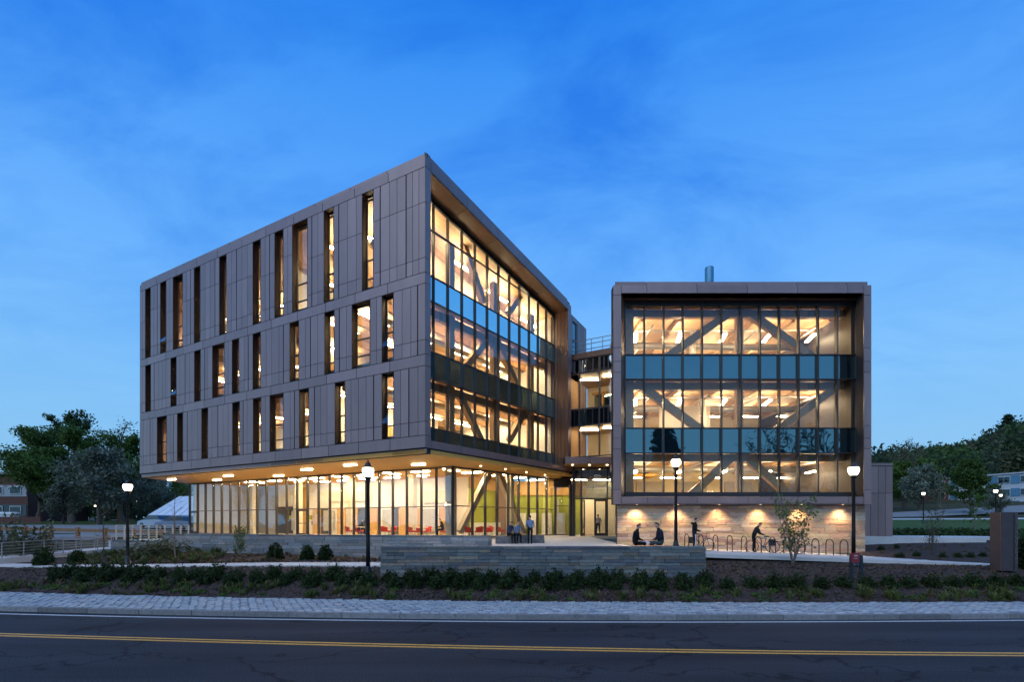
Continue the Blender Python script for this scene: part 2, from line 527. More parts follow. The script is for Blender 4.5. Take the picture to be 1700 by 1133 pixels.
kerb_y, back_y, yel_y, whi_y = smooth(KX, KERB), smooth(BX, BACK), smooth(YX, YEL), smooth(WHX, WHI)

TX = [-400, -120, -45, -30, -20, -12, -5.3, 0, 8, 15, 21, 30, 45, 80, 150, 400]
TY = [17.3, 17.9, 18.6, 19.4, 21, 23.5, 28, 33, 45, 60, 80, 120, 200, 300, 600]
TZ = [
    [-2.87] * 16,
    [-2.72] * 16,
    [-2.46] * 16,
    [-2.24] * 16,
    [-2.6, -2.5, -2.4, -2.3, -2.2, -2.05, -1.98, -2.0, -2.0, -2.0, -2.05, -2.1, -2.2, -2.2, -2.2, -2.2],
    [-2.6, -2.5, -2.35, -2.3, -2.2, -2.0, -1.86, -2.1, -1.75, -1.95, -2.05, -2.15, -2.1, -2.0, -2.0, -2.0],
    [-2.5, -2.4, -2.3, -2.15, -1.85, -1.85, -2.2, -2.2, -2.2, -2.2, -1.86, -1.7, -1.6, -1.5, -1.2, -1.0],
    [-2.0, -2.0, -1.9, -1.8, -1.8, -1.9, -2.2, -2.2, -2.2, -2.2, -1.35, -1.30, -1.25, -1.2, -0.8, 0.0],
    [-1.0, -1.0, -1.0, -1.1, -1.6, -2.2, -2.2, -2.2, -2.2, -2.2, -1.2, -0.95, -0.9, -0.85, 0.0, 2.0],
    [-0.3, -0.3, -0.3, -0.4, -0.8, -1.5, -2.0, -2.0, -2.0, -1.5, -0.9, -0.5, -0.3, -0.1, 1.0, 6.0],
    [0.1, 0.1, 0.0, 0.0, -0.2, -0.5, -0.8, -0.8, -0.8, -0.6, 0.0, 0.4, 0.6, 0.9, 4.0, 12.0],
    [0.5, 0.5, 0.5, 0.5, 0.5, 0.5, 0.5, 0.5, 0.5, 0.8, 1.2, 2.0, 2.6, 3.5, 10.0, 20.0],
    [1.0, 1.0, 1.0, 1.0, 1.0, 1.0, 1.0, 2.0, 2.0, 3.0, 4.0, 5.0, 7.0, 11.0, 16.0, 44.0],
    [3.0, 3.0, 3.0, 3.0, 3.0, 3.0, 3.0, 4.0, 5.0, 6.0, 7.0, 8.0, 10.0, 14.0, 20.0, 46.0],
    [3.0, 3.0, 3.0, 3.0, 3.0, 3.0, 3.0, 4.0, 5.0, 6.0, 7.0, 8.0, 10.0, 14.0, 20.0, 46.0]]
TZa = np.array(TZ)
def ground_z(X, Y):
    sh = (back_y(X) - 17.3) * max(0.0, min(1.0, (30 - Y) / 8.0))
    Yp = min(max(Y - sh, TY[0]), TY[-1])
    j = max(0, min(len(TY) - 2, int(np.searchsorted(TY, Yp)) - 1))
    t = (Yp - TY[j]) / (TY[j + 1] - TY[j])
    return float(np.interp(X, TX, TZa[j])) * (1 - t) + float(np.interp(X, TX, TZa[j + 1])) * t


def grid_mesh(name, xs, ys_of, nrow, zf, mats, matf=None, bump=0.0):
    mb = MB()
    nx = len(xs)
    for r_ in range(nrow):
        for x in xs:
            y = ys_of(x, r_)
            z = zf(x, y)
            if bump and 0 < r_ < nrow - 1:
                z += bump * noise.noise(Vector((x * 2.3, y * 2.3, 0))) + 0.5 * bump * noise.noise(Vector((x * 6.1, y * 6.1, 3)))
            mb.v.append((x, y, z))
    for r_ in range(nrow - 1):
        for i in range(nx - 1):
            mb.f.append((r_ * nx + i, r_ * nx + i + 1, (r_ + 1) * nx + i + 1, (r_ + 1) * nx + i)); mb.m.append(0)
    return mb.mesh(name, mats, smooth=True)


GRASS = M('lawn_grass', (0.050, 0.085, 0.022), rough=0.9, var=0.35, scale=1.5, bump=0.6, bscale=25, spec=0.1)
FIELD = M('rough_ground', (0.060, 0.062, 0.035), rough=0.95, var=0.35, scale=0.4, spec=0.1)
MULCH = M('bark_mulch', (0.055, 0.041, 0.036), rough=0.95, var=0.5, scale=9, bump=0.9, bscale=22, spec=0.1, detail=8)

# far ground: one sheet to the horizon, in front of it the street side behind the camera
xs_far = list(np.concatenate([np.linspace(-1500, -130, 12), np.linspace(-115, 115, 70), np.linspace(130, 1500, 12)]))
ys_far = list(np.concatenate([np.linspace(31.0, 60, 24), np.linspace(64, 140, 20), np.linspace(150, 320, 12), np.linspace(380, 2500, 10)]))
far = link('ground', grid_mesh('ground', xs_far, lambda x, r_: ys_far[r_], len(ys_far), lambda x, y: ground_z(x, y) - 0.05, FIELD))
tag(far, kind='structure')
near = MB().prism([(-1500, -1500), (1500, -1500), (1500, 2.0), (-1500, 2.0)], -3.35, -3.03).build('verge', FIELD)
tag(near, kind='structure')

# bark-mulched bed between the street strip and the building
xs_bed = list(np.linspace(-46, -26, 30)) + list(np.linspace(-25.4, 30, 130)) + list(np.linspace(31, 36, 8))
rows_bed = list(np.linspace(0, 1, 44))
bed = link('planting_bed', grid_mesh('planting_bed', xs_bed, lambda x, r_: back_y(x) + (34.0 - back_y(x)) * (rows_bed[r_] ** 1.25),
                                     len(rows_bed), lambda x, y: ground_z(x, y), MULCH, bump=0.045))
tag(bed, kind='structure')

# lawn beyond the building on the right
xs_l = list(np.linspace(24, 110, 40)); ys_l = list(np.linspace(38.5, 74, 26))
lawn = link('lawn', grid_mesh('lawn', xs_l, lambda x, r_: ys_l[r_], len(ys_l), lambda x, y: ground_z(x, y) + 0.03, GRASS))
tag(lawn, kind='structure')
for xa_, xb_ in ((36.0, 120.0), (-140.0, -46.0)):
    xs_l = list(np.linspace(xa_, xb_, 40)); ts_ = list(np.linspace(0, 1, 16))
    tag(link('lawn', grid_mesh('lawn', xs_l, lambda x, r_: back_y(x) + (38.6 - back_y(x)) * ts_[r_], len(ts_), lambda x, y: ground_z(x, y) + .02, GRASS)), kind='structure')
xs_l = list(np.linspace(-120, -34, 30)); ys_l = list(np.linspace(62, 100, 14))
lawn2 = link('lawn', grid_mesh('lawn', xs_l, lambda x, r_: ys_l[r_], len(ys_l), lambda x, y: ground_z(x, y) + 0.03, GRASS))
tag(lawn2, kind='structure')


def strip(name, pts, z_off, m, thick=0.0, zf=None):
    """ribbon over the ground: pts = (x, y_front, y_back)"""
    mb = MB()
    for x, a, b_ in pts:
        za = (zf(x, a) if zf else ground_z(x, a)) + z_off
        zb = (zf(x, b_) if zf else ground_z(x, b_)) + z_off
        mb.v += [(x, a, za), (x, b_, zb), (x, a, za - thick), (x, b_, zb - thick)]
    for i in range(len(pts) - 1):
        o = i * 4
        mb.f += [(o, o + 4, o + 5, o + 1), (o + 2, o + 6, o + 4, o), (o + 1, o + 5, o + 7, o + 3)]; mb.m += [0, 0, 0]
    n_ = (len(pts) - 1) * 4
    mb.f += [(0, 1, 3, 2), (n_, n_ + 2, n_ + 3, n_ + 1)]; mb.m += [0, 0]
    return mb.build(name, m)


# paths beyond the lawn
for pts in ([(24, 74.2, 77.5), (45, 74.2, 77.6), (70, 71, 74.6), (100, 64, 68)],):
    tag(strip('footpath', [(x, a, b_) for x, a, b_ in pts], 0.06, CONCRETE), kind='structure')
GRAVEL = M('gravel_road', (0.20, 0.20, 0.19), rough=0.9, var=0.25, scale=3)
tag(strip('service_road', [(20, 80, 93), (45, 80, 93), (70, 82, 94), (110, 84, 96)], 0.05, GRAVEL), kind='structure')
tag(strip('parking_lot', [(-80, 40, 58), (-60, 40, 59), (-45, 39, 59), (-34, 38.5, 59)], 0.06, GRAVEL), kind='structure')

# ------------------------------------------------------------------ street
def asphalt():
    m, n, l, b = new_mat('asphalt')
    b.inputs['Roughness'].default_value = 0.85; b.inputs['Specular IOR Level'].default_value = 0.12
    geo = n.new('ShaderNodeNewGeometry')
    t = n.new('ShaderNodeTexNoise'); t.inputs['Scale'].default_value = 38; t.inputs['Detail'].default_value = 3
    l.new(geo.outputs['Position'], t.inputs['Vector'])
    mpn = n.new('ShaderNodeMapping'); mpn.inputs['Scale'].default_value = (0.10, 0.9, 1)
    l.new(geo.outputs['Position'], mpn.inputs[0])
    t2 = n.new('ShaderNodeTexNoise'); t2.inputs['Scale'].default_value = 1.0; t2.inputs['Detail'].default_value = 5
    l.new(mpn.outputs[0], t2.inputs['Vector'])
    # cracks: the edges of large distorted cells, broken up by a second noise
    t3 = n.new('ShaderNodeTexNoise'); t3.inputs['Scale'].default_value = 0.8; t3.inputs['Detail'].default_value = 5
    l.new(geo.outputs['Position'], t3.inputs['Vector'])
    ad = n.new('ShaderNodeVectorMath'); ad.operation = 'MULTIPLY_ADD'; ad.inputs[1].default_value = (2.6, 2.6, 0); 
    l.new(t3.outputs['Color'], ad.inputs[0]); l.new(geo.outputs['Position'], ad.inputs[2])
    mp3 = n.new('ShaderNodeMapping'); mp3.inputs['Scale'].default_value = (0.16, 0.42, 0); mp3.inputs['Rotation'].default_value = (0, 0, 0.35)
    l.new(ad.outputs[0], mp3.inputs[0])
    vo = n.new('ShaderNodeTexVoronoi'); vo.feature = 'DISTANCE_TO_EDGE'; vo.inputs['Scale'].default_value = 1.0
    l.new(mp3.outputs[0], vo.inputs['Vector'])
    ck = n.new('ShaderNodeMapRange'); ck.inputs['From Min'].default_value = 0.004; ck.inputs['From Max'].default_value = 0.016
    ck.inputs['To Min'].default_value = 0.5; ck.inputs['To Max'].default_value = 1.0
    l.new(vo.outputs['Distance'], ck.inputs['Value'])
    a1 = n.new('ShaderNodeMapRange'); a1.inputs['From Min'].default_value = 0.3; a1.inputs['From Max'].default_value = 0.7
    a1.inputs['To Min'].default_value = 0.45; a1.inputs['To Max'].default_value = 1.65
    l.new(t.outputs['Fac'], a1.inputs['Value'])
    a2 = n.new('ShaderNodeMapRange'); a2.inputs['From Min'].default_value = 0.3; a2.inputs['From Max'].default_value = 0.7
    a2.inputs['To Min'].default_value = 0.70; a2.inputs['To Max'].default_value = 1.32
    l.new(t2.outputs['Fac'], a2.inputs['Value'])
    m1 = n.new('ShaderNodeMath'); m1.operation = 'MULTIPLY'; l.new(a1.outputs[0], m1.inputs[0]); l.new(a2.outputs[0], m1.inputs[1])
    m2 = n.new('ShaderNodeMath'); m2.operation = 'MULTIPLY'; l.new(m1.outputs[0], m2.inputs[0]); l.new(ck.outputs[0], m2.inputs[1])
    vm = n.new('ShaderNodeVectorMath'); vm.operation = 'SCALE'; vm.inputs[0].default_value = (0.031, 0.034, 0.040)
    l.new(m2.outputs[0], vm.inputs['Scale']); l.new(vm.outputs[0], b.inputs['Base Color'])
    bp = n.new('ShaderNodeBump'); bp.inputs['Strength'].default_value = 0.5; bp.inputs['Distance'].default_value = 0.01
    l.new(t.outputs['Fac'], bp.inputs['Height']); l.new(bp.outputs[0], b.inputs['Normal'])
    return m


ASPHALT = asphalt()
def line_paint(name, col):
    m = M(name, col, rough=0.6, var=0.30, scale=14, detail=8, spec=0.3)
    return m
YELLOW = line_paint('yellow_paint', (0.66, 0.33, 0.06))
WHITEP = line_paint('white_paint', (0.62, 0.62, 0.62))
xr = list(np.linspace(-60, -26, 12)) + list(np.linspace(-25, 25, 60)) + list(np.linspace(26, 60, 12))
road = strip('road', [(-400, 1.0, 60.0)] + [(x, 1.0, kerb_y(x)) for x in xr] + [(400, 1.0, 45.0)], 0, ASPHALT, 0.05, lambda x, y: ROADZ)
tag(road, kind='structure')
for off in (-0.16, 0.05):
    strip('yellow_line', [(x, yel_y(x) + off, yel_y(x) + off + 0.095) for x in xr], 0.004, YELLOW, 0.003, lambda x, y: ROADZ).parent = road
strip('white_line', [(x, whi_y(x) - 0.05, whi_y(x) + 0.05) for x in xr], 0.004, WHITEP, 0.003, lambda x, y: ROADZ).parent = road
# kerb stones
kerb = MB().build('kerb', CONC_DARK) if False else None
kerb = strip('kerb', [(x, kerb_y(x) + 0.03, kerb_y(x) + 0.15) for x in xr], -0.03, CONC_DARK, 0.2, lambda x, y: STRIPZ)
tag(kerb, kind='structure')
x = -24.0
KSTONE = [M('kerb_granite_%d' % i, c, rough=0.75, var=0.25, scale=10, objvar=0.15, bump=0.3, bscale=40) for i, c in enumerate([(0.20, 0.20, 0.205), (0.16, 0.16, 0.165)])]
while x < 22:
    w = random.uniform(1.4, 2.1)
    xa, xb = x, x + w - 0.02
    ya, yb = kerb_y(xa), kerb_y(xb)
    rz = math.atan2(yb - ya, xb - xa)
    piece('kerb_stone', kerb, ((xa + xb) / 2, (ya + yb) / 2 + 0.085, STRIPZ - 0.07 + random.uniform(-.004, .004)), (w - 0.02, 0.165, 0.17), rz, random.choice(KSTONE))
    x += w
# granite setts laid behind the kerb
setts = strip('paved_strip', [(x, kerb_y(x) + 0.16, back_y(x)) for x in xr], -0.035, MORTAR, 0.15, lambda x, y: STRIPZ)
tag(setts, kind='structure')
cand = []
row_d, col_w = 0.165, 0.31
X0 = -26.0
while X0 < 24.0:
    ky, by = kerb_y(X0) + 0.19, back_y(X0) - 0.04
    nrow = int((by - ky) / row_d)
    rd = (by - ky) / nrow
    slope = (kerb_y(X0 + .5) - kerb_y(X0 - .5) + back_y(X0 + .5) - back_y(X0 - .5)) / 2
    for r_ in range(nrow):
        jx = random.uniform(-.02, .02) + (0.5 if r_ % 2 else 0) * col_w + r_ * 0.045
        w = col_w * random.uniform(0.80, 0.92)
        cy = ky + rd * (r_ + 0.5) + random.uniform(-.012, .012)
        cand.append((X0 + jx, cy, w, rd * random.uniform(0.76, 0.88), slope + 0.10 + random.uniform(-.035, .035), random.uniform(-.012, .014)))
    X0 += col_w
def px_of(c):
    return CX + FPX * c[0] / c[1]
inview = sorted([c for c in cand if -40 < px_of(c) < 1740], key=lambda c: c[1] + 0.02 * abs(c[0]))
chosen = set(id(c) for c in inview[:300])
rest = MB()
for i, c in enumerate(cand):
    if id(c) in chosen:
        o = rough_piece('sett', setts, (c[0], c[1], STRIPZ - 0.03 + c[5]), (c[2], c[3], 0.10), c[4], random.choice(COBBLE), i % 4)
        o.rotation_euler = (random.uniform(-.05, .05), random.uniform(-.05, .05), c[4])
    else:
        hx, hy = c[2] / 2, c[3] / 2
        co, si = math.cos(c[4]), math.sin(c[4])
        q = lambda k, z: [(c[0] + sx * hx * k * co - sy * hy * k * si, c[1] + sx * hx * k * si + sy * hy * k * co, STRIPZ + z + c[5] + random.uniform(-.007, .007))
                          for sx, sy in ((-1, -1), (1, -1), (1, 1), (-1, 1))]
        rest.hexa(q(1.0, -0.06), q(0.93, 0.02), random.randrange(3))
rs = rest.build('sett_field', COBBLE, setts)
tag(rs, kind='stuff')

# =================================================================== PLAZA AND PATHS
def plaza_z(X, Y):
    a = -1.33 + 0.25 * max(0.0, min(1.0, (Y - 29) / 9.0))
    if X > 5.0 and Y < 31:
        b_ = -1.36 - (X - 5.0) * 0.037
        t = min(1.0, (X - 5.0) / 3.0)
        a = a * (1 - t) + b_ * t
    return a
sl = [(-5.2, 21.6, 47), (-3.0, 20.6, 47), (-1.0, 19.95, 47), (2, 19.95, 47), (4, 19.95, 47), (6.0, 19.95, 42), (6.9, 19.95, 29.2), (7.75, 20.0, 29.2)]
mbp = MB()
ysn = 12
for i, (x, a, b_) in enumerate(sl):
    for j in range(ysn):
        y = a + (b_ - a) * j / (ysn - 1)
        mbp.v.append((x, y, plaza_z(x, y)))
for i in range(len(sl) - 1):
    for j in range(ysn - 1):
        mbp.f.append((i * ysn + j, (i + 1) * ysn + j, (i + 1) * ysn + j + 1, i * ysn + j + 1)); mbp.m.append(0)
plaza = mbp.build('plaza', CONCRETE)
tag(plaza, kind='structure')
path = strip('footpath', [(7.75, 22.9, 29.2), (10, 23.0, 29.2), (13, 23.2, 29.2), (17, 23.4, 29.2), (19.6, 23.4, 28.7), (20.6, 23.3, 26.6),
                          (22.5, 22.9, 25.2), (25, 22.3, 24.5), (29, 21.3, 23.5), (36, 19.9, 22.2)], 0.0, CONCRETE, 0.16, plaza_z)
tag(path, kind='structure')
# narrow path crossing the bed on the left
lp = [(-5.0, 21.4, 22.6), (-6.5, 21.5, 22.7), (-9, 21.9, 23.1), (-12, 22.3, 23.5), (-16, 22.7, 23.9), (-20, 23.2, 24.4), (-26, 24.2, 25.5), (-34, 25.8, 27.2)][::-1]
tag(strip('footpath', lp, 0.06, CONCRETE, 0.12), kind='structure')

# =================================================================== STONE WALLS
def stone_face(parent, p0, p1, z0f, z1, course, lens, mats, proud=0.06, start=0, zmin=None):
    """courses of single stones along p0->p1, outward to the right-hand side of that direction (towards the viewer)"""
    p0, p1 = Vector(p0), Vector(p1)
    L = (p1 - p0).length
    u = (p1 - p0) / L
    nrm = Vector((u.y, -u.x))
    rz = math.atan2(u.y, u.x)
    z = z1
    k = start
    while z > z0f(0) - 0.02 or z > z0f(L) - 0.02:
        h = course * random.uniform(0.7, 1.35)
        s = random.uniform(-0.3, 0)
        while s < L - 0.05:
            w = random.uniform(*lens)
            a, b_ = max(0.0, s), min(L, s + w)
            if L - b_ < 0.18: b_ = L
            if b_ - a > 0.05 and z > z0f((a + b_) / 2) - 0.05:
                c2 = p0 + u * ((a + b_) / 2) + nrm * (proud / 2 + random.uniform(-.012, .014))
                rough_piece('stone', parent, (c2.x, c2.y, z - h / 2), (b_ - a - 0.012, proud + 0.05, h - 0.011), rz, random.choice(mats), k % 5)
                k += 1
            s = b_ + 0.0 if b_ < L else L
        z -= h
    return k


SLATE_TOP = M('slate_coping', (0.24, 0.25, 0.25), rough=0.6, var=0.15, scale=4, objvar=0.15, bump=0.3)
# seat wall in front of the plaza
wall = thing('stone_seat_wall', 'low blue-grey stone seat wall in front of the plaza', 'wall', (1.25, 19.7, -2.1))
MB().box((1.25, 19.72, -1.58), (13.06, 0.40, 1.14)).build('wall_core', MORTAR, wall)
xa = -5.31
while xa < 7.80:
    w = min(random.uniform(1.4, 1.9), 7.83 - xa)
    if 7.83 - xa - w < 0.5: w = 7.83 - xa
    rough_piece('coping_stone', wall, (xa + w / 2, 19.70, -1.035), (w - 0.012, 0.54, 0.11), 0, SLATE_TOP if random.random() < .0 else random.choice(SLATE), 2)
    xa += w
stone_face(wall, (-5.28, 19.53), (7.80, 19.53), lambda s: -2.12, -1.092, 0.125, (0.35, 1.25), SLATE)
stone_face(wall, (7.79, 19.5), (7.79, 19.92), lambda s: -2.12, -1.092, 0.125, (0.3, 0.6), SLATE, 0.04)
stone_face(wall, (-5.27, 19.92), (-5.27, 19.5), lambda s: -2.12, -1.092, 0.125, (0.3, 0.6), SLATE, 0.04)

# long terrace wall on the left
wall2 = thing('stone_terrace_wall', 'long grey stone terrace wall below the ground-floor glazing', 'wall', (-11.5, 28, -1.9))
A2, B2 = Vector((-1.24, 26.0)), Vector((-21.7, 30.0))
u2 = (A2 - B2).normalized(); n2 = Vector((u2.y, -u2.x)); rz2 = math.atan2(u2.y, u2.x); L2 = (A2 - B2).length
mid = (A2 + B2) / 2 - n2 * 0.2
MB().box((mid.x, mid.y, -1.47), (L2 - 0.04, 0.36, 1.30), rz2).build('wall_core', MORTAR, wall2)
s = 0.0
while s < L2 - 0.01:
    w = min(random.uniform(1.3, 2.0), L2 - s)
    if L2 - s - w < 0.5: w = L2 - s
    c2 = B2 + u2 * (s + w / 2) - n2 * 0.19
    rough_piece('coping_stone', wall2, (c2.x, c2.y, -0.765), (w - 0.012, 0.52, 0.10), rz2, random.choice(SLATE[:3]), 2)
    s += w
SL2 = [M('terrace_stone_%d' % i, c, rough=0.75, var=0.25, scale=6, objvar=0.25, bump=0.5, bscale=14, hue=0.03, stretch=(1, 1, 3))
       for i, c in enumerate([(0.20, 0.205, 0.21), (0.25, 0.23, 0.215), (0.17, 0.185, 0.20), (0.22, 0.20, 0.19)])]
stone_face(wall2, B2, A2, lambda s: -1.93, -0.818, 0.165, (0.45, 1.2), SL2)
stone_face(wall2, A2, A2 - n2 * 0.42, lambda s: -1.5, -0.818, 0.165, (0.3, 0.6), SL2, 0.04)
# lower step of that wall beside the ramp
wall3 = thing('stone_ramp_wall', 'short lower stone wall under the tan railing of the ramp', 'wall', (-23.7, 30.6, -2.0))
A3, B3 = Vector((-21.75, 30.1)), Vector((-25.9, 31.2))
u3 = (A3 - B3).normalized(); n3 = Vector((u3.y, -u3.x)); rz3 = math.atan2(u3.y, u3.x)
mid = (A3 + B3) / 2 - n3 * 0.2
MB().box((mid.x, mid.y, -1.72), ((A3 - B3).length - .03, 0.36, 1.1), rz3).build('wall_core', MORTAR, wall3)
c2 = (A3 + B3) / 2 - n3 * 0.19
rough_piece('coping_stone', wall3, (c2.x, c2.y, -1.20), ((A3 - B3).length, 0.52, 0.10), rz3, SLATE[0], 2)
stone_face(wall3, B3, A3, lambda s: -2.1, -1.255, 0.165, (0.45, 1.2), SL2)

# concrete kerb wall beyond the right-hand bed
cw = MB()
pts = [(22.5, 31.5), (27, 32.3), (31.7, 32.2)]
for (xa, ya), (xb, yb) in zip(pts[:-1], pts[1:]):
    cw.hexa([(xa, ya, -1.9), (xb, yb, -1.9), (xb, yb + .45, -1.9), (xa, ya + .45, -1.9)],
            [(xa, ya, -0.88 - .02 * (xa - 22)), (xb, yb, -0.88 - .02 * (xb - 22)), (xb, yb + .45, -0.88 - .02 * (xb - 22)), (xa, ya + .45, -0.88 - .02 * (xa - 22))])
tag(cw.build('concrete_wall', CONCRETE), 'low pale concrete kerb wall behind the mulch bank right of the building', 'wall')
tag(strip('footpath', [(22.3, 32.3, 35.2), (25, 33.0, 36.0), (28, 33.2, 36.0), (31.7, 33.2, 35.2), (34, 33.4, 34.5)], 0.25, CONCRETE, 0.2), kind='structure')

# =================================================================== THE BUILDING
B = thing('campus_building', 'bronze-panelled campus building with two lit glazed wings at dusk', 'building', (0, 30, -1.1))
C0 = Vector((-4.554, 25.3))
UW = Vector((-0.8805, 0.4740)).normalized(); NW = Vector((UW.y * -1, UW.x)).normalized()
if NW.y > 0: NW = -NW                     # outward, towards the street
UR = Vector((0.5935, 0.8048)).normalized(); NR = Vector((UR.y, -UR.x)).normalized()
RZW = math.atan2(-UW.y, -UW.x); RZR = math.atan2(UR.y, UR.x)
SW = 29.15
def FW(s, z, off=0.0):
    p = C0 + UW * s + NW * off
    return Vector((p.x, p.y, z))
def FR(s, z, off=0.0):
    p = C0 + UR * s + NR * off
    return Vector((p.x, p.y, z))
def sw(x):
    r = (x - CX) / FPX
    return (C0.x - C0.y * r) / (-UW.x + UW.y * r)
def sr(x, off):
    r = (x - CX) / FPX
    p = C0 + NR * off
    return (p.x - p.y * r) / (UR.y * r - UR.x)
SLOPE = -0.146
def roof_z(s): return 19.53 + SLOPE * s

# ---- street wall: panels, bands, windows
GAP = 0.03
wallm = MB()
floors = [  # top, bottom, joints (from the top down)
    (18.72, 13.18, [16.87, 13.95]),
    (12.59, 8.86, [9.63]),
    (8.26, 4.60, [5.33])]
wins = [
    [(241, 250), (266, 276), (287, 303.3), (322, 332.5), (364, 376), (419.5, 432.7), (455.8, 470.4), (485, 510.6), (537.5, 554), (601, 620)],
    [(241.2, 250.4), (283.2, 292.9), (322.4, 333), (352.4, 372.7), (385, 396.9), (419.5, 432.7), (480.8, 496.2), (538.6, 555), (584.1, 614.5), (633.9, 653.3)],
    [(260.6, 276.8), (294.1, 303.8), (334.4, 345.3), (385.6, 397.9), (420, 433.2), (447.7, 470.6), (496.7, 512.6), (555.9, 573), (633.9, 653.8)]]
opened = {(0, 1), (1, 1), (1, 9), (2, 8)}
bands = [(19.27, 19.53, -0.10, 2.9), (18.72, 19.27, 0.0, 2.7), (12.59, 13.18, 0.0, 2.6), (8.26, 8.86, 0.0, 2.6), (3.94, 4.60, 0.0, 2.5), (3.66, 3.92, -0.12, 2.6)]
wall_part = None
panel_jobs, window_jobs = [], []
BK = 0.055   # backing sits behind the panel face
def wbox(mb, s0, s1, z0, z1, o0, o1):
    mb.hexa([FW(s0, z0, o0), FW(s1, z0, o0), FW(s1, z0, o1), FW(s0, z0, o1)], [FW(s0, z1, o0), FW(s1, z1, o0), FW(s1, z1, o1), FW(s0, z1, o1)])
for z0, z1, off, pw in bands:
    wbox(wallm, 0.02, SW - 0.02, z0 - .01, z1 + .01, off - BK - 0.30, off - BK)
    s = 0.0; k = 0
    while s < SW - 0.01:
        w = pw * random.uniform(0.93, 1.05)
        if SW - s - w < 1.0: w = SW - s
        panel_jobs.append(('band_panel', s, s + w, z0, z1, off, 0.02)); s += w
for fi, (zt, zb, joints) in enumerate(floors):
    ops = sorted([(sw(b_), sw(a)) for a, b_ in wins[fi]])
    s = 0.0
    cuts = []
    for wi, (a, b_) in enumerate(ops):
        cuts.append((s, a)); window_jobs.append((fi, len(wins[fi]) - 1 - wi, a, b_, zb, zt)); s = b_
    cuts.append((s, SW))
    for ci, (a, b_) in enumerate(cuts):
        if b_ - a < 0.05: continue
        wbox(wallm, a + .012, b_ - .012, zb, zt, -BK - 0.30, -BK)
        n = max(1, round((b_ - a) / 0.56))
        ws = [random.choice((0.8, 1.0, 1.0, 1.25)) for _ in range(n)]
        tot = sum(ws); x = a
        jj = list(joints)
        if fi == 0 and random.random() < 0.5: jj[0] -= random.choice((0.35, 0.7))
        deep = random.randrange(1, n) if n > 2 else -1
        for i, w in enumerate(ws):
            xe = x + (b_ - a) * w / tot
            zz = [zt] + jj + [zb]
            if i == deep or (fi == 0 and n > 6 and i == deep + 3): x0_, g = x + 0.05, 0.014
            else: x0_, g = x, 0.014
            for t_, d_ in zip(zz[:-1], zz[1:]):
                panel_jobs.append(('panel', x0_, xe, d_, t_, 0.0, g))
            x = xe
wall_part = wallm.build('panel_wall', CLAD_DK, B)
def wpanel(name, s0, s1, z0, z1, off, g, parent, m=CLAD, th=0.045):
    c = FW((s0 + s1) / 2, (z0 + z1) / 2, off - th / 2)
    return piece(name, parent, c, (s1 - s0 - 2 * g, th, z1 - z0 - 2 * g), RZW, m)
for nm, s0, s1, z0, z1, off, g in panel_jobs:
    wpanel(nm, s0, s1, z0, z1, off, g, wall_part)
print('panels', sum(1 for j in panel_jobs if j[0] == 'panel'))
REV = 0.34
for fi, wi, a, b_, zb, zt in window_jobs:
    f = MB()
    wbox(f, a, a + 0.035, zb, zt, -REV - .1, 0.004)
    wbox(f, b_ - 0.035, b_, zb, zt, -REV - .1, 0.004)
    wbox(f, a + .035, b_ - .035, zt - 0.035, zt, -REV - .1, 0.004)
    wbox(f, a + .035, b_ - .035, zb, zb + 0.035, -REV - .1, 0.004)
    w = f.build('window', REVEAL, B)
    g = MB()
    o0, o1 = -REV - .06, -REV
    wbox(g, a + .035, a + .085, zb + .035, zt - .035, o0, o1)
    wbox(g, b_ - .085, b_ - .035, zb + .035, zt - .035, o0, o1)
    wbox(g, a + .085, b_ - .085, zt - .13, zt - .035, o0, o1)
    wbox(g, a + .085, b_ - .085, zb + .035, zb + .085, o0, o1)
    t1, t2 = (zb + 0.78, zb + 1.75 + (0.0 if fi else 0.10))
    for t_ in (t1, t2):
        wbox(g, a + .085, b_ - .085, t_ - .035, t_ + .035, o0, o1 + .02)
    g.build('sash_frame', FRAME, w)
    zs = [zb + .085, t1, t2, zt - .13]
    for k in range(3):
        if k == 1 and (fi, wi) in opened:
            # sash tipped out at the bottom
            h = zs[2] - zs[1]
            q = [FW(a + .05, zs[1] + .08, -REV + 0.40), FW(b_ - .05, zs[1] + .08, -REV + 0.40), FW(b_ - .05, zs[2] - .03, -REV + .03), FW(a + .05, zs[2] - .03, -REV + .03)]
            sash = MB()
            sash.extr(q, (NW.x * .03, NW.y * .03, .01))
            sash.build('open_sash', GLASS, w)
            continue
        pm = MB(); wbox(pm, a + .08, b_ - .08, zs[k], zs[k + 1], o0 + .025, o0 + .035)
        pm.build('pane', GLASS, w)

# ---- courtyard side of the big wing: corner column, sloping fascia, soffit, reveal
GO = -1.28
frame_r = MB()
def rquad(s0, s1, za0, za1, zb0, zb1, o):   # bottom z at s0,s1 ; top z at s0,s1
    return [FR(s0, za0, o), FR(s1, za1, o), FR(s1, zb1, o), FR(s0, zb0, o)]
def rslab(mb, s0, s1, za0, za1, zb0, zb1, o0, o1):
    mb.hexa(rquad(s0, s1, za0, za1, zb0, zb1, o0), rquad(s0, s1, za0, za1, zb0, zb1, o1))
CS = 0.41
zcol = [19.27, 18.72, 16.87, 13.95, 13.18, 12.59, 9.63, 8.86, 8.26, 5.33, 4.60, 3.94]
rslab(frame_r, 0.02, CS - .01, 3.95, 3.95, roof_z(0) - .35, roof_z(CS) - .35, -1.22, -BK)                 # column backing
rslab(frame_r, CS, 15.45, roof_z(CS) - .80, roof_z(15.45) - .80, roof_z(CS) - .06, roof_z(15.45) - .06, -1.30, -BK - .06)   # roof edge backing
rslab(frame_r, CS, 15.45, 3.95, 3.95, 4.36, 4.36, -1.26, -BK)                                          # sill backing
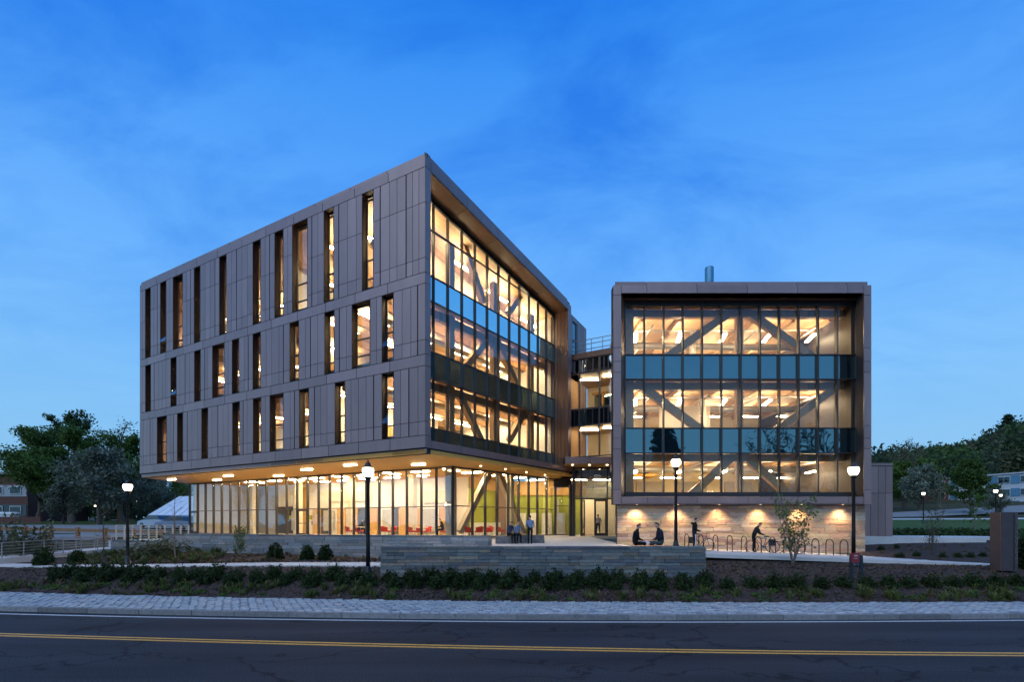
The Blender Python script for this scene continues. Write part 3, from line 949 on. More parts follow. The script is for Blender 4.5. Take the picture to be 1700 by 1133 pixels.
rslab(frame_r, 0.1, 15.45, 3.68, 3.68, 3.94, 3.94, -1.26, -BK - .1)
rslab(frame_r, 15.03, 15.48, 3.95, 3.95, roof_z(15.0) - .8, roof_z(15.45) - .8, -1.6, -BK)
fr = frame_r.build('courtyard_frame', CLAD_DK, B)
def rpanel(name, s0, s1, za0, za1, zb0, zb1, off, m, parent, g=0.014, th=0.045):
    mb = MB(); rslab(mb, s0 + g, s1 - g, za0 + g, za1 + g, zb0 - g, zb1 - g, off - th, off)
    return mb.build(name, m, parent)
for a, b_ in zip(zcol[:-1], zcol[1:]):
    rpanel('panel', 0.0, CS, b_, b_, a, a, 0.0, CLAD, fr)
rpanel('coping_panel', 0.0, CS, 19.27, 19.27, 19.53, roof_z(CS), -0.05, CLAD, fr)
n = 5
for i in range(n):
    a, b_ = CS + (15.0 - CS) * i / n, CS + (15.0 - CS) * (i + 1) / n
    rpanel('fascia_panel', a, b_, roof_z(a) - .80, roof_z(b_) - .80, roof_z(a) - .27, roof_z(b_) - .27, 0.0, CLAD, fr)
    rpanel('coping_panel', a, b_, roof_z(a) - .26, roof_z(b_) - .26, roof_z(a), roof_z(b_), -0.05, CLAD, fr)
    # soffit of the overhang
    q = [FR(a + .012, roof_z(a) - .815, -0.02), FR(b_ - .012, roof_z(b_) - .815, -0.02), FR(b_ - .012, roof_z(b_) - .815, GO), FR(a + .012, roof_z(a) - .815, GO)]
    MB().extr(q, (0, 0, -0.03)).build('overhang_soffit', COPPER, fr)
for i in range(6):
    a, b_ = CS + (15.0 - CS) * i / 6, CS + (15.0 - CS) * (i + 1) / 6
    rpanel('sill_panel', a, b_, 3.94, 3.94, 4.37, 4.37, 0.0, CLAD, fr)
    rpanel('sill_panel', a, b_, 3.66, 3.66, 3.92, 3.92, -0.12, CLAD, fr)
zc2 = [roof_z(15.0) - .8, 13.18, 8.86, 4.60, 3.94]
for a, b_ in zip(zc2[:-1], zc2[1:]):
    rpanel('panel', 15.0, 15.5, b_, b_, a, a, 0.0, CLAD, fr)
rpanel('coping_panel', 15.0, 15.5, roof_z(15) - .8, roof_z(15.5) - .8, roof_z(15) - .3, roof_z(15.5) - .3, 0.0, CLAD, fr)
# far reveal: vertical strips facing back down the glazing
for k in range(4):
    o0, o1 = GO * k / 4, GO * (k + 1) / 4
    for a, b_ in zip(zc2[:-1], zc2[1:]):
        q = [FR(15.0, b_ + .01, o0 - .01), FR(15.0, b_ + .01, o1 + .01), FR(15.0, a - .01, o1 + .01), FR(15.0, a - .01, o0 - .01)]
        MB().extr(q, (UR.x * .03, UR.y * .03, 0)).build('reveal_panel', COPPER, fr)

# glazing of that side
mull_x = [719.9, 742.4, 766.2, 788.2, 808.6, 827.1, 845.1, 862.0, 877.9, 892.5, 905.2, 921.9]
ms = [sr(x, GO) for x in mull_x]
ms = list(np.linspace(ms[0], ms[-1], len(ms)) * 0.6 + np.array(ms) * 0.4)
ms[-1] = 14.98
ms.insert(0, 0.45)
zr = lambda s: roof_z(s) - .95
cwr = MB()
levels = [4.36, 5.38, 8.25, 9.74, 12.62, 14.04, 16.66]
for z in levels:
    rslab(cwr, ms[0], ms[-1], z - .03, z - .03, z + .03, z + .03, GO - .10, GO + .02)
rslab(cwr, ms[0], ms[-1], zr(ms[0]) - .12, zr(ms[-1]) - .12, zr(ms[0]) + .16, zr(ms[-1]) + .16, GO - .10, GO + .03)
cwR = cwr.build('curtain_wall', FRAME, B)
for s in ms:
    mb = MB(); rslab(mb, s - .032, s + .032, 4.36, 4.36, zr(s), zr(s), GO - .12, GO + .07)
    mb.build('mullion', FRAME, cwR)
for s0, s1 in zip(ms[:-1], ms[1:]):
    lv = levels + [None]
    for k in range(len(lv) - 1):
        za, zb = lv[k], lv[k + 1]
        spand = (k in (0, 2, 4))
        mb = MB()
        if zb is None:
            rslab(mb, s0 + .03, s1 - .03, za + .03, za + .03, zr(s0) - .1, zr(s1) - .1, GO - .045, GO - .03)
        else:
            rslab(mb, s0 + .03, s1 - .03, za + .03, za + .03, zb - .03, zb - .03, GO - .045, GO - .03)
        mb.build('spandrel' if spand else 'pane', SPANDREL_L if spand else GLASS, cwR)

# piece of the wing beyond, above the link roof
bk = MB()
bq = lambda s0, s1, za, zb0, zb1, o: [FR(s0, za, o), FR(s1, za, o), FR(s1, zb1, o), FR(s0, zb0, o)]
bk.hexa(bq(15.5, 18.6, 12.0, 16.70, 16.25, -.35), bq(15.5, 18.6, 12.0, 16.70, 16.25, -3.0))
bkp = bk.build('rear_wall', CLAD_DK, B)
wa, wb = 16.25, 17.05
for s0, s1, za, zb in ((15.5, 15.9, 12, None), (15.9, wa, 12, None), (wb, 17.55, 12, None), (17.55, 18.1, 12, None), (18.1, 18.6, 12, None)):
    z0_, z1_ = 16.7 - (s0 - 15.5) * .145, 16.7 - (s1 - 15.5) * .145
    rpanel('panel', s0, s1, za, za, z0_, z1_, -.30, CLAD, bkp)
rpanel('panel', wa, wb, 16.15, 16.05, 16.7 - (wa - 15.5) * .145, 16.7 - (wb - 15.5) * .145, -.30, CLAD, bkp)
WINB = emit('far_lit_room', (0.62, 0.78, 0.95), 0.55)
wq = MB(); rslab(wq, wa, wb, 13.1, 13.1, 16.0, 15.9, -.345, -.335)
wq.build('pane', SPANDREL, bkp)
wq = MB(); rslab(wq, wb - .3, wb, 13.1, 13.1, 16.05, 15.95, -.34, -.30); rslab(wq, wa, wb - .3, 14.55, 14.55, 14.68, 14.68, -.34, -.30)
wq.build('window_frame', FRAME, bkp)

# ---- floors, ceilings and rooms of the big wing
def lin2(p, u, q, v):
    """intersection of p+u*s and q+v*t"""
    den = u.x * v.y - u.y * v.x
    s = ((q.x - p.x) * v.y - (q.y - p.y) * v.x) / den
    return p + u * s
IW = C0 - NW * 0.50; IR = C0 + NR * (GO - 0.14)
pa = lin2(IW, UW, IR, UR)
pb = IW + UW * (SW - .2)
pd = IR + UR * 15.3
pc = lin2(pb, UR, pd, UW)
plan = [(p.x, p.y) for p in (pa, pb, pc, pd)]
def inner(s_w, s_r):
    """point inside the wing: s_w metres along the street wall from the corner, s_r metres back from it"""
    return pa + UW * s_w + UR * s_r
rooms = []
for zf, zc, nm in ((4.85, 4.40, 'floor_slab'), (9.25, 8.80, 'floor_slab'), (13.6, 13.15, 'floor_slab')):
    MB().prism(plan, zc, zf).build('floor_slab', FLOOR_UP, B)
for zc in (8.45, 12.82):
    rooms.append(MB().prism(plan, zc, zc + .30).build('ceiling', CEIL, B))
zt_ = [18.55, 18.55, 18.55 + SLOPE * 15.3, 18.55 + SLOPE * 15.3]
rooms.append(MB().prism(plan, zt_, [z + .35 for z in zt_]).build('ceiling', CEIL, B))
roofplan = [FW(0.1, 0, -.15), FW(SW - .1, 0, -.15), pc, FR(15.4, 0, -.15)]
MB().prism([(p.x, p.y) for p in roofplan], [19.2, 19.2, 19.2 + SLOPE * 15.3, 19.2 + SLOPE * 15.3], [19.45, 19.45, 19.45 + SLOPE * 15.3, 19.45 + SLOPE * 15.3]).build('roof', CLAD_DK, B)
# partitions: a core across the wing and the back wall
inw = MB()
def vwall(mb, p, q, z0, z1, th=0.2, mi=0):
    p, q = Vector((p[0], p[1])), Vector((q[0], q[1]))
    u = (q - p).normalized(); n_ = Vector((-u.y, u.x)) * th / 2
    mb.hexa([(p.x - n_.x, p.y - n_.y, z0), (q.x - n_.x, q.y - n_.y, z0), (q.x + n_.x, q.y + n_.y, z0), (p.x + n_.x, p.y + n_.y, z0)],
            [(p.x - n_.x, p.y - n_.y, z1), (q.x - n_.x, q.y - n_.y, z1), (q.x + n_.x, q.y + n_.y, z1), (p.x + n_.x, p.y + n_.y, z1)], mi)
for z0, z1, cut in ((4.86, 8.44, 8.5), (9.26, 12.80, 11.0), (13.61, 18.5, 13.0)):
    vwall(inw, inner(cut, 2.2), inner(cut, 11.5), z0, z1, mi=0)
    vwall(inw, inner(0.2, 15.0), inner(28.5, 15.0), z0, z1 if z1 < 15 else 16.4, mi=1)
    vwall(inw, inner(cut, 7.0), inner(28.7, 7.0), z0, z1 if z1 < 15 else 17.5, mi=0)
    vwall(inw, inner(28.75, 0.1), inner(28.75, 15.0), z0, z1 if z1 < 15 else 16.4, mi=0)
    for k in range(3):
        c = inner(cut - .12, 4 + k * 2.6); inw.box((c.x, c.y, z0 + 1.1), (.06, 1.0, 2.2), RZR - math.pi / 2, 2)
inw.build('partition', [WHITE_IN, WHITE_IN, WOOD_IN], B)
# end wall on the far left and the rear, so no sky shines through
ends = MB()
vwall(ends, FW(SW - .05, 0, -.2), inner(SW - .1, 15.6), 3.7, 19.2, .25)
vwall(ends, inner(SW - .1, 15.6), inner(0.0, 15.6), 3.9, 17.2, .25)
vwall(ends, inner(SW - .1, 15.8), inner(5.0, 15.8), -1.2, 3.9, .25)
ends.build('rear_wall', CLAD, B)
# linear lights under the ceilings
def strip_light(parent, c, L, rz, m, w=0.24, h=0.04, name='light_strip'):
    return piece(name, parent, c, (L, w, h), rz, m)
for ce, zc in zip(rooms, (8.45, 12.82, None)):
    for k, sww in enumerate((1.3, 4.4, 7.2)):
        for j in range(4):
            c = inner(sww, 1.6 + j * 3.9)
            z = (zc if zc else 18.55 + SLOPE * (1.6 + j * 3.9)) - (0.28 if zc else 0.95)
            strip_light(ce, (c.x, c.y, z), 2.3, RZR, LIGHT_IN)
    for j in range(6):
        c = inner(10.8 + j * 3.1, 4.6)
        z = (zc if zc else 18.55 + SLOPE * 4.6) - (0.30 if zc else 0.9)
        strip_light(ce, (c.x, c.y, z), 2.2, RZR, LIGHT_IN)
# joists under the timber ceilings
for zc in (8.45, 12.82, None):
    for k in range(7):
        s0, s1_ = 0.4, 14.9
        sww = 2.6 + k * 3.1 if k < 3 else 11.9 + (k - 3) * 4.2
        a, b_ = inner(sww, s0), inner(sww, s1_ if k < 3 else 6.8)
        L_ = (b_ - a).length; f = Vector((UR.x, UR.y)); n_ = Vector((-f.y, f.x)) * .11
        za = (zc if zc else 18.55 + SLOPE * s0) - .001; zb_ = (zc if zc else 18.55 + SLOPE * (s1_ if k < 3 else 6.8)) - .001
        lo_ = [(a.x - n_.x, a.y - n_.y, za - .42), (b_.x - n_.x, b_.y - n_.y, zb_ - .42), (b_.x + n_.x, b_.y + n_.y, zb_ - .42), (a.x + n_.x, a.y + n_.y, za - .42)]
        MB().hexa(lo_, [(p[0], p[1], p[2] + .42) for p in lo_]).build('joist', GLULAM, B)
    pz = (zc if zc else 17.2) - .35
    a, b_ = inner(3.9, .8), inner(3.9, 14.5)
    MB().tube([(a.x, a.y, pz), (b_.x, b_.y, pz - (0 if zc else 1.6))], .20, 12).build('duct', DUCT, B, True)
# timber frame behind the glass
def rbrace(p0, p1, off, w=0.42, name='brace', m=GLULAM):
    (s0, z0), (s1, z1) = p0, p1
    d = Vector((s1 - s0, z1 - z0)).normalized(); nn = Vector((-d.y, d.x)) * w / 2
    q = [FR(s0 + nn.x, z0 + nn.y, off), FR(s1 + nn.x, z1 + nn.y, off), FR(s1 - nn.x, z1 - nn.y, off), FR(s0 - nn.x, z0 - nn.y, off)]
    MB().extr(q, (-NR.x * .35, -NR.y * .35, 0)).build(name, m, B)
BO = GO - 0.75
def rz_at(x, y):
    s = sr(x, BO); p = FR(s, 0, BO)
    return (s, (HY - y) / FPX * p.y)
for a, b_ in (((766, 385), (806, 503)), ((880, 470), (846, 520)), ((819, 556), (774, 610)), ((822, 553), (862, 642)), ((764, 650), (801, 731)), ((878, 676), (848, 732))):
    rbrace(rz_at(*a), rz_at(*b_), BO)
for x in (751.0, 823.5, 884.0):
    s = sr(x, BO)
    MB().extr([FR(s - .22, 4.86, BO), FR(s + .22, 4.86, BO), FR(s + .22, 17.9 + SLOPE * s, BO), FR(s - .22, 17.9 + SLOPE * s, BO)], (-NR.x * .4, -NR.y * .4, 0)).build('column', GLULAM, B)
for z in (8.1, 12.45):
    rbrace((0.6, z), (14.9, z), BO - .02, 0.5, 'beam')

# ---- ground floor of the big wing
GC = Vector((-3.86, 31.25)); GL = GC + UW * 30.2
GR = Vector((3.90, 40.8)); UG = (GR - GC).normalized(); NG = Vector((UG.y, -UG.x))
FZ, CZ = -1.08, 3.66
GB = pc + Vector((-1.5, 1.0))
soff = MB().prism([(p.x, p.y) for p in (FW(.1, 0, -.12), FW(SW - .05, 0, -.12), GL + UW * .4, lin2(GL, -NW, pc, UW), pd, FR(15.4, 0, -.12))], CZ, CZ + .22).build('soffit', SOFFIT, B)
MB().prism([(p.x, p.y) for p in (GC, GL, lin2(GL, -NW, pc, UW), pd + UR * 3, Vector((5.6, 40.9)), GR)], FZ - .3, FZ).build('ground_floor', FLOOR_IN, B)
def gbars(p0, u, nrm, ss, z0, z1, ztr, name, glassm, doors=()):
    cw_ = MB()
    L = ss[-1] - ss[0]
    rz = math.atan2(u.y, u.x)
    def hb(z, h, o=0.0, d=.10):
        c = p0 + u * ((ss[0] + ss[-1]) / 2) + nrm * o
        cw_.box((c.x, c.y, z), (L, d, h), rz)
    hb(z0 + .05, .10); hb(z1 - .06, .12); hb(ztr, .06)
    cwo = cw_.build(name, FRAME2, B)
    for s in ss:
        c = p0 + u * s
        piece('mullion', cwo, (c.x, c.y, (z0 + z1) / 2), (.075, .20, z1 - z0), rz, FRAME)
    for i, (a, b_) in enumerate(zip(ss[:-1], ss[1:])):
        c = p0 + u * ((a + b_) / 2)
        for za, zb in ((z0 + .1, ztr - .03), (ztr + .03, z1 - .12)):
            piece('pane', cwo, (c.x, c.y, (za + zb) / 2), (b_ - a - .08, .015, zb - za), rz, glassm)
        if i in doors:
            d = MB()
            for sx in (a + .11, b_ - .11):
                q = p0 + u * sx; d.box((q.x, q.y, (z0 + ztr) / 2), (.14, .07, ztr - z0 - .1), rz)
            for zz in (z0 + .16, ztr - .10, z0 + 1.0):
                d.box((c.x, c.y, zz), (b_ - a - .30, .06, .12 if zz != z0 + 1.0 else .05), rz)
            d.build('door', FRAME, cwo)
    return cwo
gx = [315.3, 329, 342, 355.3, 368.8, 383.3, 397.6, 412.4, 427.7, 443.7, 460.2, 477, 494.5, 511.8, 529.4, 548, 567.5, 587.7, 608, 629.5, 652, 675.3, 699, 724, 752.6]
def s_on(p0, u, x):
    r = (x - CX) / FPX
    return (p0.x - p0.y * r) / (u.y * r - u.x)
gs = sorted(s_on(GC, UW, x) for x in gx)
gs[0] = 0.0
gs = [0.5 * a + 0.5 * b_ for a, b_ in zip(gs, np.linspace(gs[0], gs[-1], len(gs)))]
cg1 = gbars(GC, UW, NW, gs, FZ, CZ, 1.05, 'street_glazing', GLASS_G, doors=(11, 23))
gx2 = [755, 784.3, 805.4, 825.2, 843.5, 860.8, 877.6, 892, 907.4, 922]
gs2 = [s_on(GC, UG, x) for x in gx2]; gs2[0] = 0.0
cg2 = gbars(GC, UG, NG, gs2, FZ, CZ, 1.08, 'courtyard_glazing', GLASS_G)
GT = GC + UG * gs2[-1]
UT = Vector((1, 0.02)).normalized()
cg3 = gbars(GT, UT, Vector((0, -1)), [0.0, 1.22], FZ, 3.05, 1.4, 'return_glazing', GLASS_G)
c = GT + UT * .6
MB().box((c.x, c.y + .05, 3.36), (1.5, .5, .62)).build('return_head', CLAD_DK, B)
# paved terrace between the terrace wall and the glazing
ter = MB().prism([(-1.6, 26.4), (-2.4, 33.0), (GC.x, GC.y - .05), (GL.x, GL.y - .05), (-23.5, 33.5), (-21.5, 30.4)], FZ - .35, FZ - .09).build('terrace', CONCRETE)
tag(ter, kind='structure')
# corner column and braces inside the lobby
c = GC - NW * .9 + NG * -.9
MB().box((c.x, c.y, (FZ + CZ) / 2), (.55, .55, CZ - FZ), RZW).build('column', CONC_IN, B)
def gbrace(x0, y0, x1, y1, off=0.9, w=.42):
    pp = GC - NG * off
    s0, s1 = s_on(pp, UG, x0), s_on(pp, UG, x1)
    a, b_ = pp + UG * s0, pp + UG * s1
    z0, z1 = (HY - y0) / FPX * a.y, (HY - y1) / FPX * b_.y
    A, Bp = Vector((a.x, a.y, z0)), Vector((b_.x, b_.y, z1))
    d = (Bp - A).normalized(); nn = d.cross(Vector((NG.x, NG.y, 0))).normalized() * w / 2
    MB().extr([A + nn, Bp + nn, Bp - nn, A - nn], (-NG.x * .4, -NG.y * .4, 0)).build('brace', GLULAM_G, B)
GLULAM_G = M('glulam_pale', (0.42, 0.34, 0.25), rough=0.55, var=0.12, scale=2, stretch=(3, 3, .6))
gbrace(767, 884, 817, 782); gbrace(829, 782, 872, 886)
for s_w, s_r in ((6.5, 3.2), (13.0, 3.2), (19.5, 3.2), (26.0, 3.2), (0.8, 7.0)):
    c = GC + UW * s_w + UG * s_r
    MB().box((c.x, c.y, (FZ + CZ) / 2), (.45, .45, CZ - FZ), RZW).build('column', CREAM_IN, B)
# back walls of the lobby
bw = MB()
def gi(s_w, s_r): return GC + UW * s_w + UG * s_r
vwall(bw, gi(4.5, 6.8), gi(30.0, 5.2), FZ, CZ, .2, 0)
vwall(bw, gi(-1.2, 15.5), gi(5.5, 12.5), FZ, CZ, .2, 1)
vwall(bw, gi(5.2, 13.0), gi(4.7, 6.8), FZ, CZ, .2, 1)
vwall(bw, gi(30.0, 0.2), gi(30.0, 5.5), FZ, CZ, .2, 2)
vwall(bw, gi(0.2, 15.2), gi(-3.6, 15.2), FZ, CZ, .2, 2)
for k, s_ in enumerate((6.5, 9.2, 10.5, 13.8, 16.0, 17.4, 20.4)):
    c = gi(s_, 6.55 - (s_ - 4.5) * .063); bw.box((c.x, c.y, FZ + 1.15), (1.0, .10, 2.3), RZW + .055, 3)
for k, s_ in enumerate((8.0, 12.1, 18.9, 23.0)):
    c = gi(s_, 6.55 - (s_ - 4.5) * .063); bw.box((c.x, c.y, FZ + 1.25), (1.3, .08, 1.9), RZW + .055, 4)
for k in range(5):
    c = gi(0.6 + k * 1.0, 13.6 - k * .42); bw.box((c.x, c.y, FZ + .95), (.9, .12, 1.9), RZW + .4, 0)
DARK_IN = M('interior_dark', (.05, .047, .045), rough=.6, var=.1)
def onwall(s_, z, w, h, mi, proud=.06):
    c = gi(s_, 6.62 - (s_ - 4.5) * .063); bw.box((c.x, c.y, z), (w, proud * 2, h), RZW + .055, mi)
onwall(11.4, FZ + 1.2, .9, 2.4, 5, .05); onwall(14.9, FZ + 1.2, 1.2, 2.4, 5, .05); onwall(19.6, FZ + 1.2, 1.0, 2.4, 5, .05); onwall(24.6, FZ + 1.3, 2.0, 2.6, 5, .05)
onwall(7.2, FZ + 3.2, 3.5, 1.0, 2, .09); onwall(16.5, FZ + 3.4, 5.0, .8, 2, .09); onwall(22.0, FZ + 2.2, .5, 4.4, 3, .12); onwall(27.2, FZ + 2.3, 3.4, 4.6, 4, .08)
for k in range(9): onwall(20.9 + k * .42, FZ + 1.0 + (k % 3) * .55, .30, .38, (5, 1, 3)[k % 3], .10)
c0_, c1_ = gi(5.0, 12.6), gi(4.6, 7.0)
vwall(bw, c0_ + NG * .1, c1_ + NG * .1, 2.75, CZ, .12, 3)
vwall(bw, c0_ + NG * .35, c1_ + NG * .35, FZ, FZ + 1.05, .3, 0)
vwall(bw, gi(-.9, 15.2) + NG * .1, gi(4.6, 12.6) + NG * .1, 2.4, CZ, .12, 3)
bw.build('partition', [WHITE_IN, GREEN_IN, CREAM_IN, WOOD_IN, CONC_IN, DARK_IN], B)
# lobby lights on the ceiling
for k in range(11):
    for j in range(2):
        if (k < 2 and j) or k > 8 or (k > 6 and j): continue
        c = gi(1.6 + k * 2.7, 1.7 + j * 2.5)
        strip_light(soff, (c.x, c.y, CZ - .035), 1.5, RZW if k % 2 else RZR, LIGHT_GF, .24, .04)
for k in range(4):
    c = gi(1.8, 4.0 + k * 2.6); strip_light(soff, (c.x, c.y, CZ - .035), 1.6, RZW, LIGHT_GF, .24, .04)
# light bars and spots in the soffit, each with its own downward light
def fixture_light(name, loc, watts, cone):
    la = bpy.data.lights.new(name, 'SPOT'); la.energy = watts; la.color = (1.0, .72, .38); la.spot_size = RAD(cone); la.spot_blend = .6; la.shadow_soft_size = .12
    lo = bpy.data.objects.new(name, la); COL.objects.link(lo); lo.location = loc
    lo.parent = B; lo.matrix_parent_inverse = Matrix.Translation(-base_of(B))
for x, y in ((285, 796), (360.3, 797), (379, 790), (462.5, 790), (509.4, 779.5), (581.5, 772), (694.8, 771)):
    d = FPX * CZ / (HY - y); p = P(x, y, d)
    strip_light(soff, (p.x, p.y, CZ - .04), .95, RZW + .1, LIGHT_SOFFIT, .11, .08, 'light_bar')
    fixture_light('light_bar_light', (p.x, p.y, CZ - .10), 520, 150)
for x, y in ((798, 774), (839, 779), (874, 784.5), (904.7, 788.7)):
    d = FPX * CZ / (HY - y); p = P(x, y, d)
    MB().lathe([(.06, -.03), (.06, 0)], 10, (p.x, p.y, CZ)).build('downlight', LIGHT_DOT, soff)
    fixture_light('downlight_light', (p.x, p.y, CZ - .06), 160, 120)

# =================================================================== right-hand wing
YF, YG = 28.4, 29.4
fx = lambda x: (x - CX) / FPX * YF
fz = lambda y: (HY - y) / FPX * YF
gxw = lambda x: (x - CX) / FPX * YG
gzw = lambda y: (HY - y) / FPX * YG
XL, XR = fx(1018), fx(1447)
XLi, XRi = fx(1031.3), fx(1434.2)
zT, zT1, zS = fz(466), fz(473.3), fz(487)
zB, zSill0, zSill1 = fz(838.4), fz(836.6), fz(825)
rb = MB()
rb.box(((XL + XR) / 2, YF + .35, (zT1 + zS) / 2), (XR - XL - .3, .6, zT1 - zS - .02))
rb.box(((XL + XR) / 2, YF + .52, (zT + zT1) / 2 - .03), (XR - XL - .5, .6, zT - zT1 - .02))
rb.box(((XL + XLi) / 2, YF + .35, (zT1 + zB) / 2), (XLi - XL - .03, .6, zT1 - zB))
rb.box(((XR + XRi) / 2, YF + .35, (zT1 + zB) / 2), (XR - XRi - .03, .6, zT1 - zB))
rb.box(((XL + XR) / 2, YF + .55, (zSill0 + zSill1) / 2), (XR - XL - 1.0, 1.0, zSill1 - zSill0 - .02))
rfr = rb.build('gallery_frame', CLAD_DK, B)
def fpanel(x0, x1, z0, z1, m=CLAD, y=YF, g=.014, name='panel', parent=None):
    return piece(name, parent or rfr, ((x0 + x1) / 2, y + .022, (z0 + z1) / 2), (x1 - x0 - 2 * g, .045, z1 - z0 - 2 * g), 0, m)
seams = [fx(1021.5), fx(1074), fx(1157.4), fx(1241), fx(1324.3), fx(1407.5), fx(1443)]
for a, b_ in zip(seams[:-1], seams[1:]):
    fpanel(a, b_, zT1, zT, y=YF + .12, name='coping_panel')
seams = [XLi, fx(1074), fx(1157.4), fx(1241), fx(1324.3), fx(1407.5), XRi]
for a, b_ in zip(seams[:-1], seams[1:]):
    fpanel(a, b_, zS, zT1, name='fascia_panel')
    q = [(a + .012, YF + .04, zS + .01), (b_ - .012, YF + .04, zS + .01), (b_ + .33, YG + .1, zS + .01), (a + .36, YG + .1, zS + .01)]
    MB().extr(q, (0, 0, .04)).build('overhang_soffit', COPPER, rfr)
zz = [zT1, fz(490), fz(577.5), fz(600.5), fz(618.6), fz(707), fz(728), fz(745.5), fz(813.5), zB]
for a, b_ in zip(zz[:-1], zz[1:]):
    fpanel(XL, XLi, b_, a); fpanel(XRi, XR, b_, a)
seams = [XLi, fx(1075), fx(1158), fx(1242), fx(1325), fx(1408), XRi]
for a, b_ in zip(seams[:-1], seams[1:]):
    fpanel(a, b_, zSill0, zSill1, name='sill_panel')
GXL, GXR = gxw(1037.4), gxw(1421)
for xa, xb in ((XLi, GXL), (XRi, GXR)):
    for a, b_ in zip(zz[:-1], zz[1:]):
        q = [(xa, YF + .01, max(b_, zSill1) + .008), (xb, YG, max(b_, zSill1) + .008), (xb, YG, min(a, zS) - .008), (xa, YF + .01, min(a, zS) - .008)]
        if q[2][2] - q[0][2] < .05: continue
        MB().extr(q, ((-.04 if xa == XLi else .04), 0, 0)).build('reveal_panel', COPPER, rfr)
cwm = MB()
lv = [gzw(818.7), gzw(752.9), gzw(711.4), gzw(630), gzw(589.4), gzw(508)]
for z in lv:
    cwm.box(((GXL + GXR) / 2, YG + .02, z), (GXR - GXL, .12, .06))
cwm.box(((GXL + GXR) / 2, YG + .04, (lv[-1] + zS) / 2 + .02), (GXR - GXL + .3, .10, zS - lv[-1]))
cwm.box(((GXL + GXR) / 2, YG - .02, lv[0] - .12), (GXR - GXL, .20, .22))
cwF = cwm.build('curtain_wall', FRAME, B)
mx = list(np.linspace(GXL, GXR, 13))
for x in mx:
    piece('mullion', cwF, (x, YG, (lv[0] + lv[-1]) / 2), (.075, .22, lv[-1] - lv[0]), 0, FRAME)
for a, b_ in zip(mx[:-1], mx[1:]):
    for k in range(5):
        spd = k in (1, 3)
        piece('spandrel' if spd else 'pane', cwF, ((a + b_) / 2, YG + .06, (lv[k] + lv[k + 1]) / 2), (b_ - a - .08, .012, lv[k + 1] - lv[k] - .06), 0, SPANDREL if spd else GLASS_F)
# rooms
DEP = 11.0
px0, px1 = GXL - .3, GXR + .3
slabs = [(0.75, 1.30), (4.55, 5.25), (9.05, 9.75)]
SK = 0.245                                   # the left side of this wing runs back at a skew
pl = [(px0, YG + .2), (px1, YG + .2), (px1, YG + .2 + DEP), (px0 + SK * DEP, YG + .2 + DEP)]
for z0, z1 in slabs:
    MB().prism(pl, z0, z1).build('floor_slab', FLOOR_UP, B)
ceil = []
for zc, th in ((4.33, .2), (8.85, .2), (13.42, .25)):
    ceil.append(MB().prism([(x + (.02 if i in (0, 3) else -.02), y) for i, (x, y) in enumerate(pl)], zc, zc + th).build('ceiling', CEIL_R, B))
bw = MB()
xb0 = px0 + SK * DEP
bw.box(((xb0 + px1) / 2, YG + DEP + .1, 7.2), (px1 - xb0, .15, 13.0), 0, 0)
vwall(bw, (px0 + .1, YG + .25), (xb0 + .1, YG + DEP), .8, 13.4, .15, 1)
bw.box((px1 - .1, YG + .3 + DEP / 2, 7.2), (.15, DEP - .4, 13.0), 0, 0)
for zf, items in ((1.30, ((11.5, 2.2), (15.0, 2.6), (18.9, 2.2))), (5.25, ((11.0, 1.4), (14.0, 1.4), (17.8, 3.0))), (9.75, ((12.0, 2.2), (16.3, 3.4)))):
    for cx, w in items:
        bw.box((cx, YG + DEP - .06, zf + 1.1), (w, .16, 2.0), 0, 2)
bw.box((12.3, YG + 5.0, 6.8), (3.6, .15, 3.0), 0, 1)
bw.box((18.8, YG + 6.0, 11.0), (3.2, .15, 2.5), 0, 0)
bw.build('partition', [CREAM_IN, WHITE_IN, CONC_IN], B)
MB().prism([(XL + .3, YF + .7), (XR - .2, YF + .7), (XR - .2, YG + DEP + .6), (xb0 - .1, YG + DEP + .6)], zT - .45, zT - .15).build('roof', CLAD_DK, B)
sd = MB(); vwall(sd, (XL + .42, YF + .66), (xb0 - .1, YG + DEP + .5), -1.3, zT - .2, .2); sd.box((XR - .30, YF + .9 + 6, (zT + zB) / 2), (.2, 11.5, zT - zB - .4))
sd.box(((xb0 + XR) / 2, YG + DEP + .5, 6.3), (XR - xb0 - .6, .2, 15.2)); sd.build('side_wall', M('side_bronze', (.055, .042, .038), rough=.5, var=.2, scale=1.5), B)
def fbrace(x0, y0, x1, y1, w=.48, yb=YG + .75):
    A, Bp = P(x0, y0, yb), P(x1, y1, yb)
    d = (Bp - A).normalized(); nn = Vector((-d.z, 0, d.x)) * w / 2
    MB().extr([A + nn, Bp + nn, Bp - nn, A - nn], (0, .35, 0)).build('brace', GLULAM, B)
for a in ((1221, 513, 1108, 592), (1237, 513, 1350, 592), (1056, 634, 1168, 716), (1400, 636, 1288, 716), (1216, 760, 1146, 824), (1238, 757, 1314, 824)):
    fbrace(*a)
for x in (1046, 1229, 1410):
    p = P(x, 600, YG + .75)
    MB().box((p.x, YG + .95, 7.3), (.46 if x != 1229 else .38, .4, 12.2)).build('column', GLULAM, B)
for z in (4.05, 8.55, 13.1):
    MB().box(((px0 + px1) / 2, YG + .95, z), (px1 - px0 - .4, .35, .45)).build('beam', GLULAM, B)
for zc in (4.33, 8.85, 13.42):
    for k in range(6):
        MB().box((px0 + 1.9 + k * 2.45, YG + 6.2, zc - .17), (.20, 8.5, .34)).build('joist', GLULAM, B)
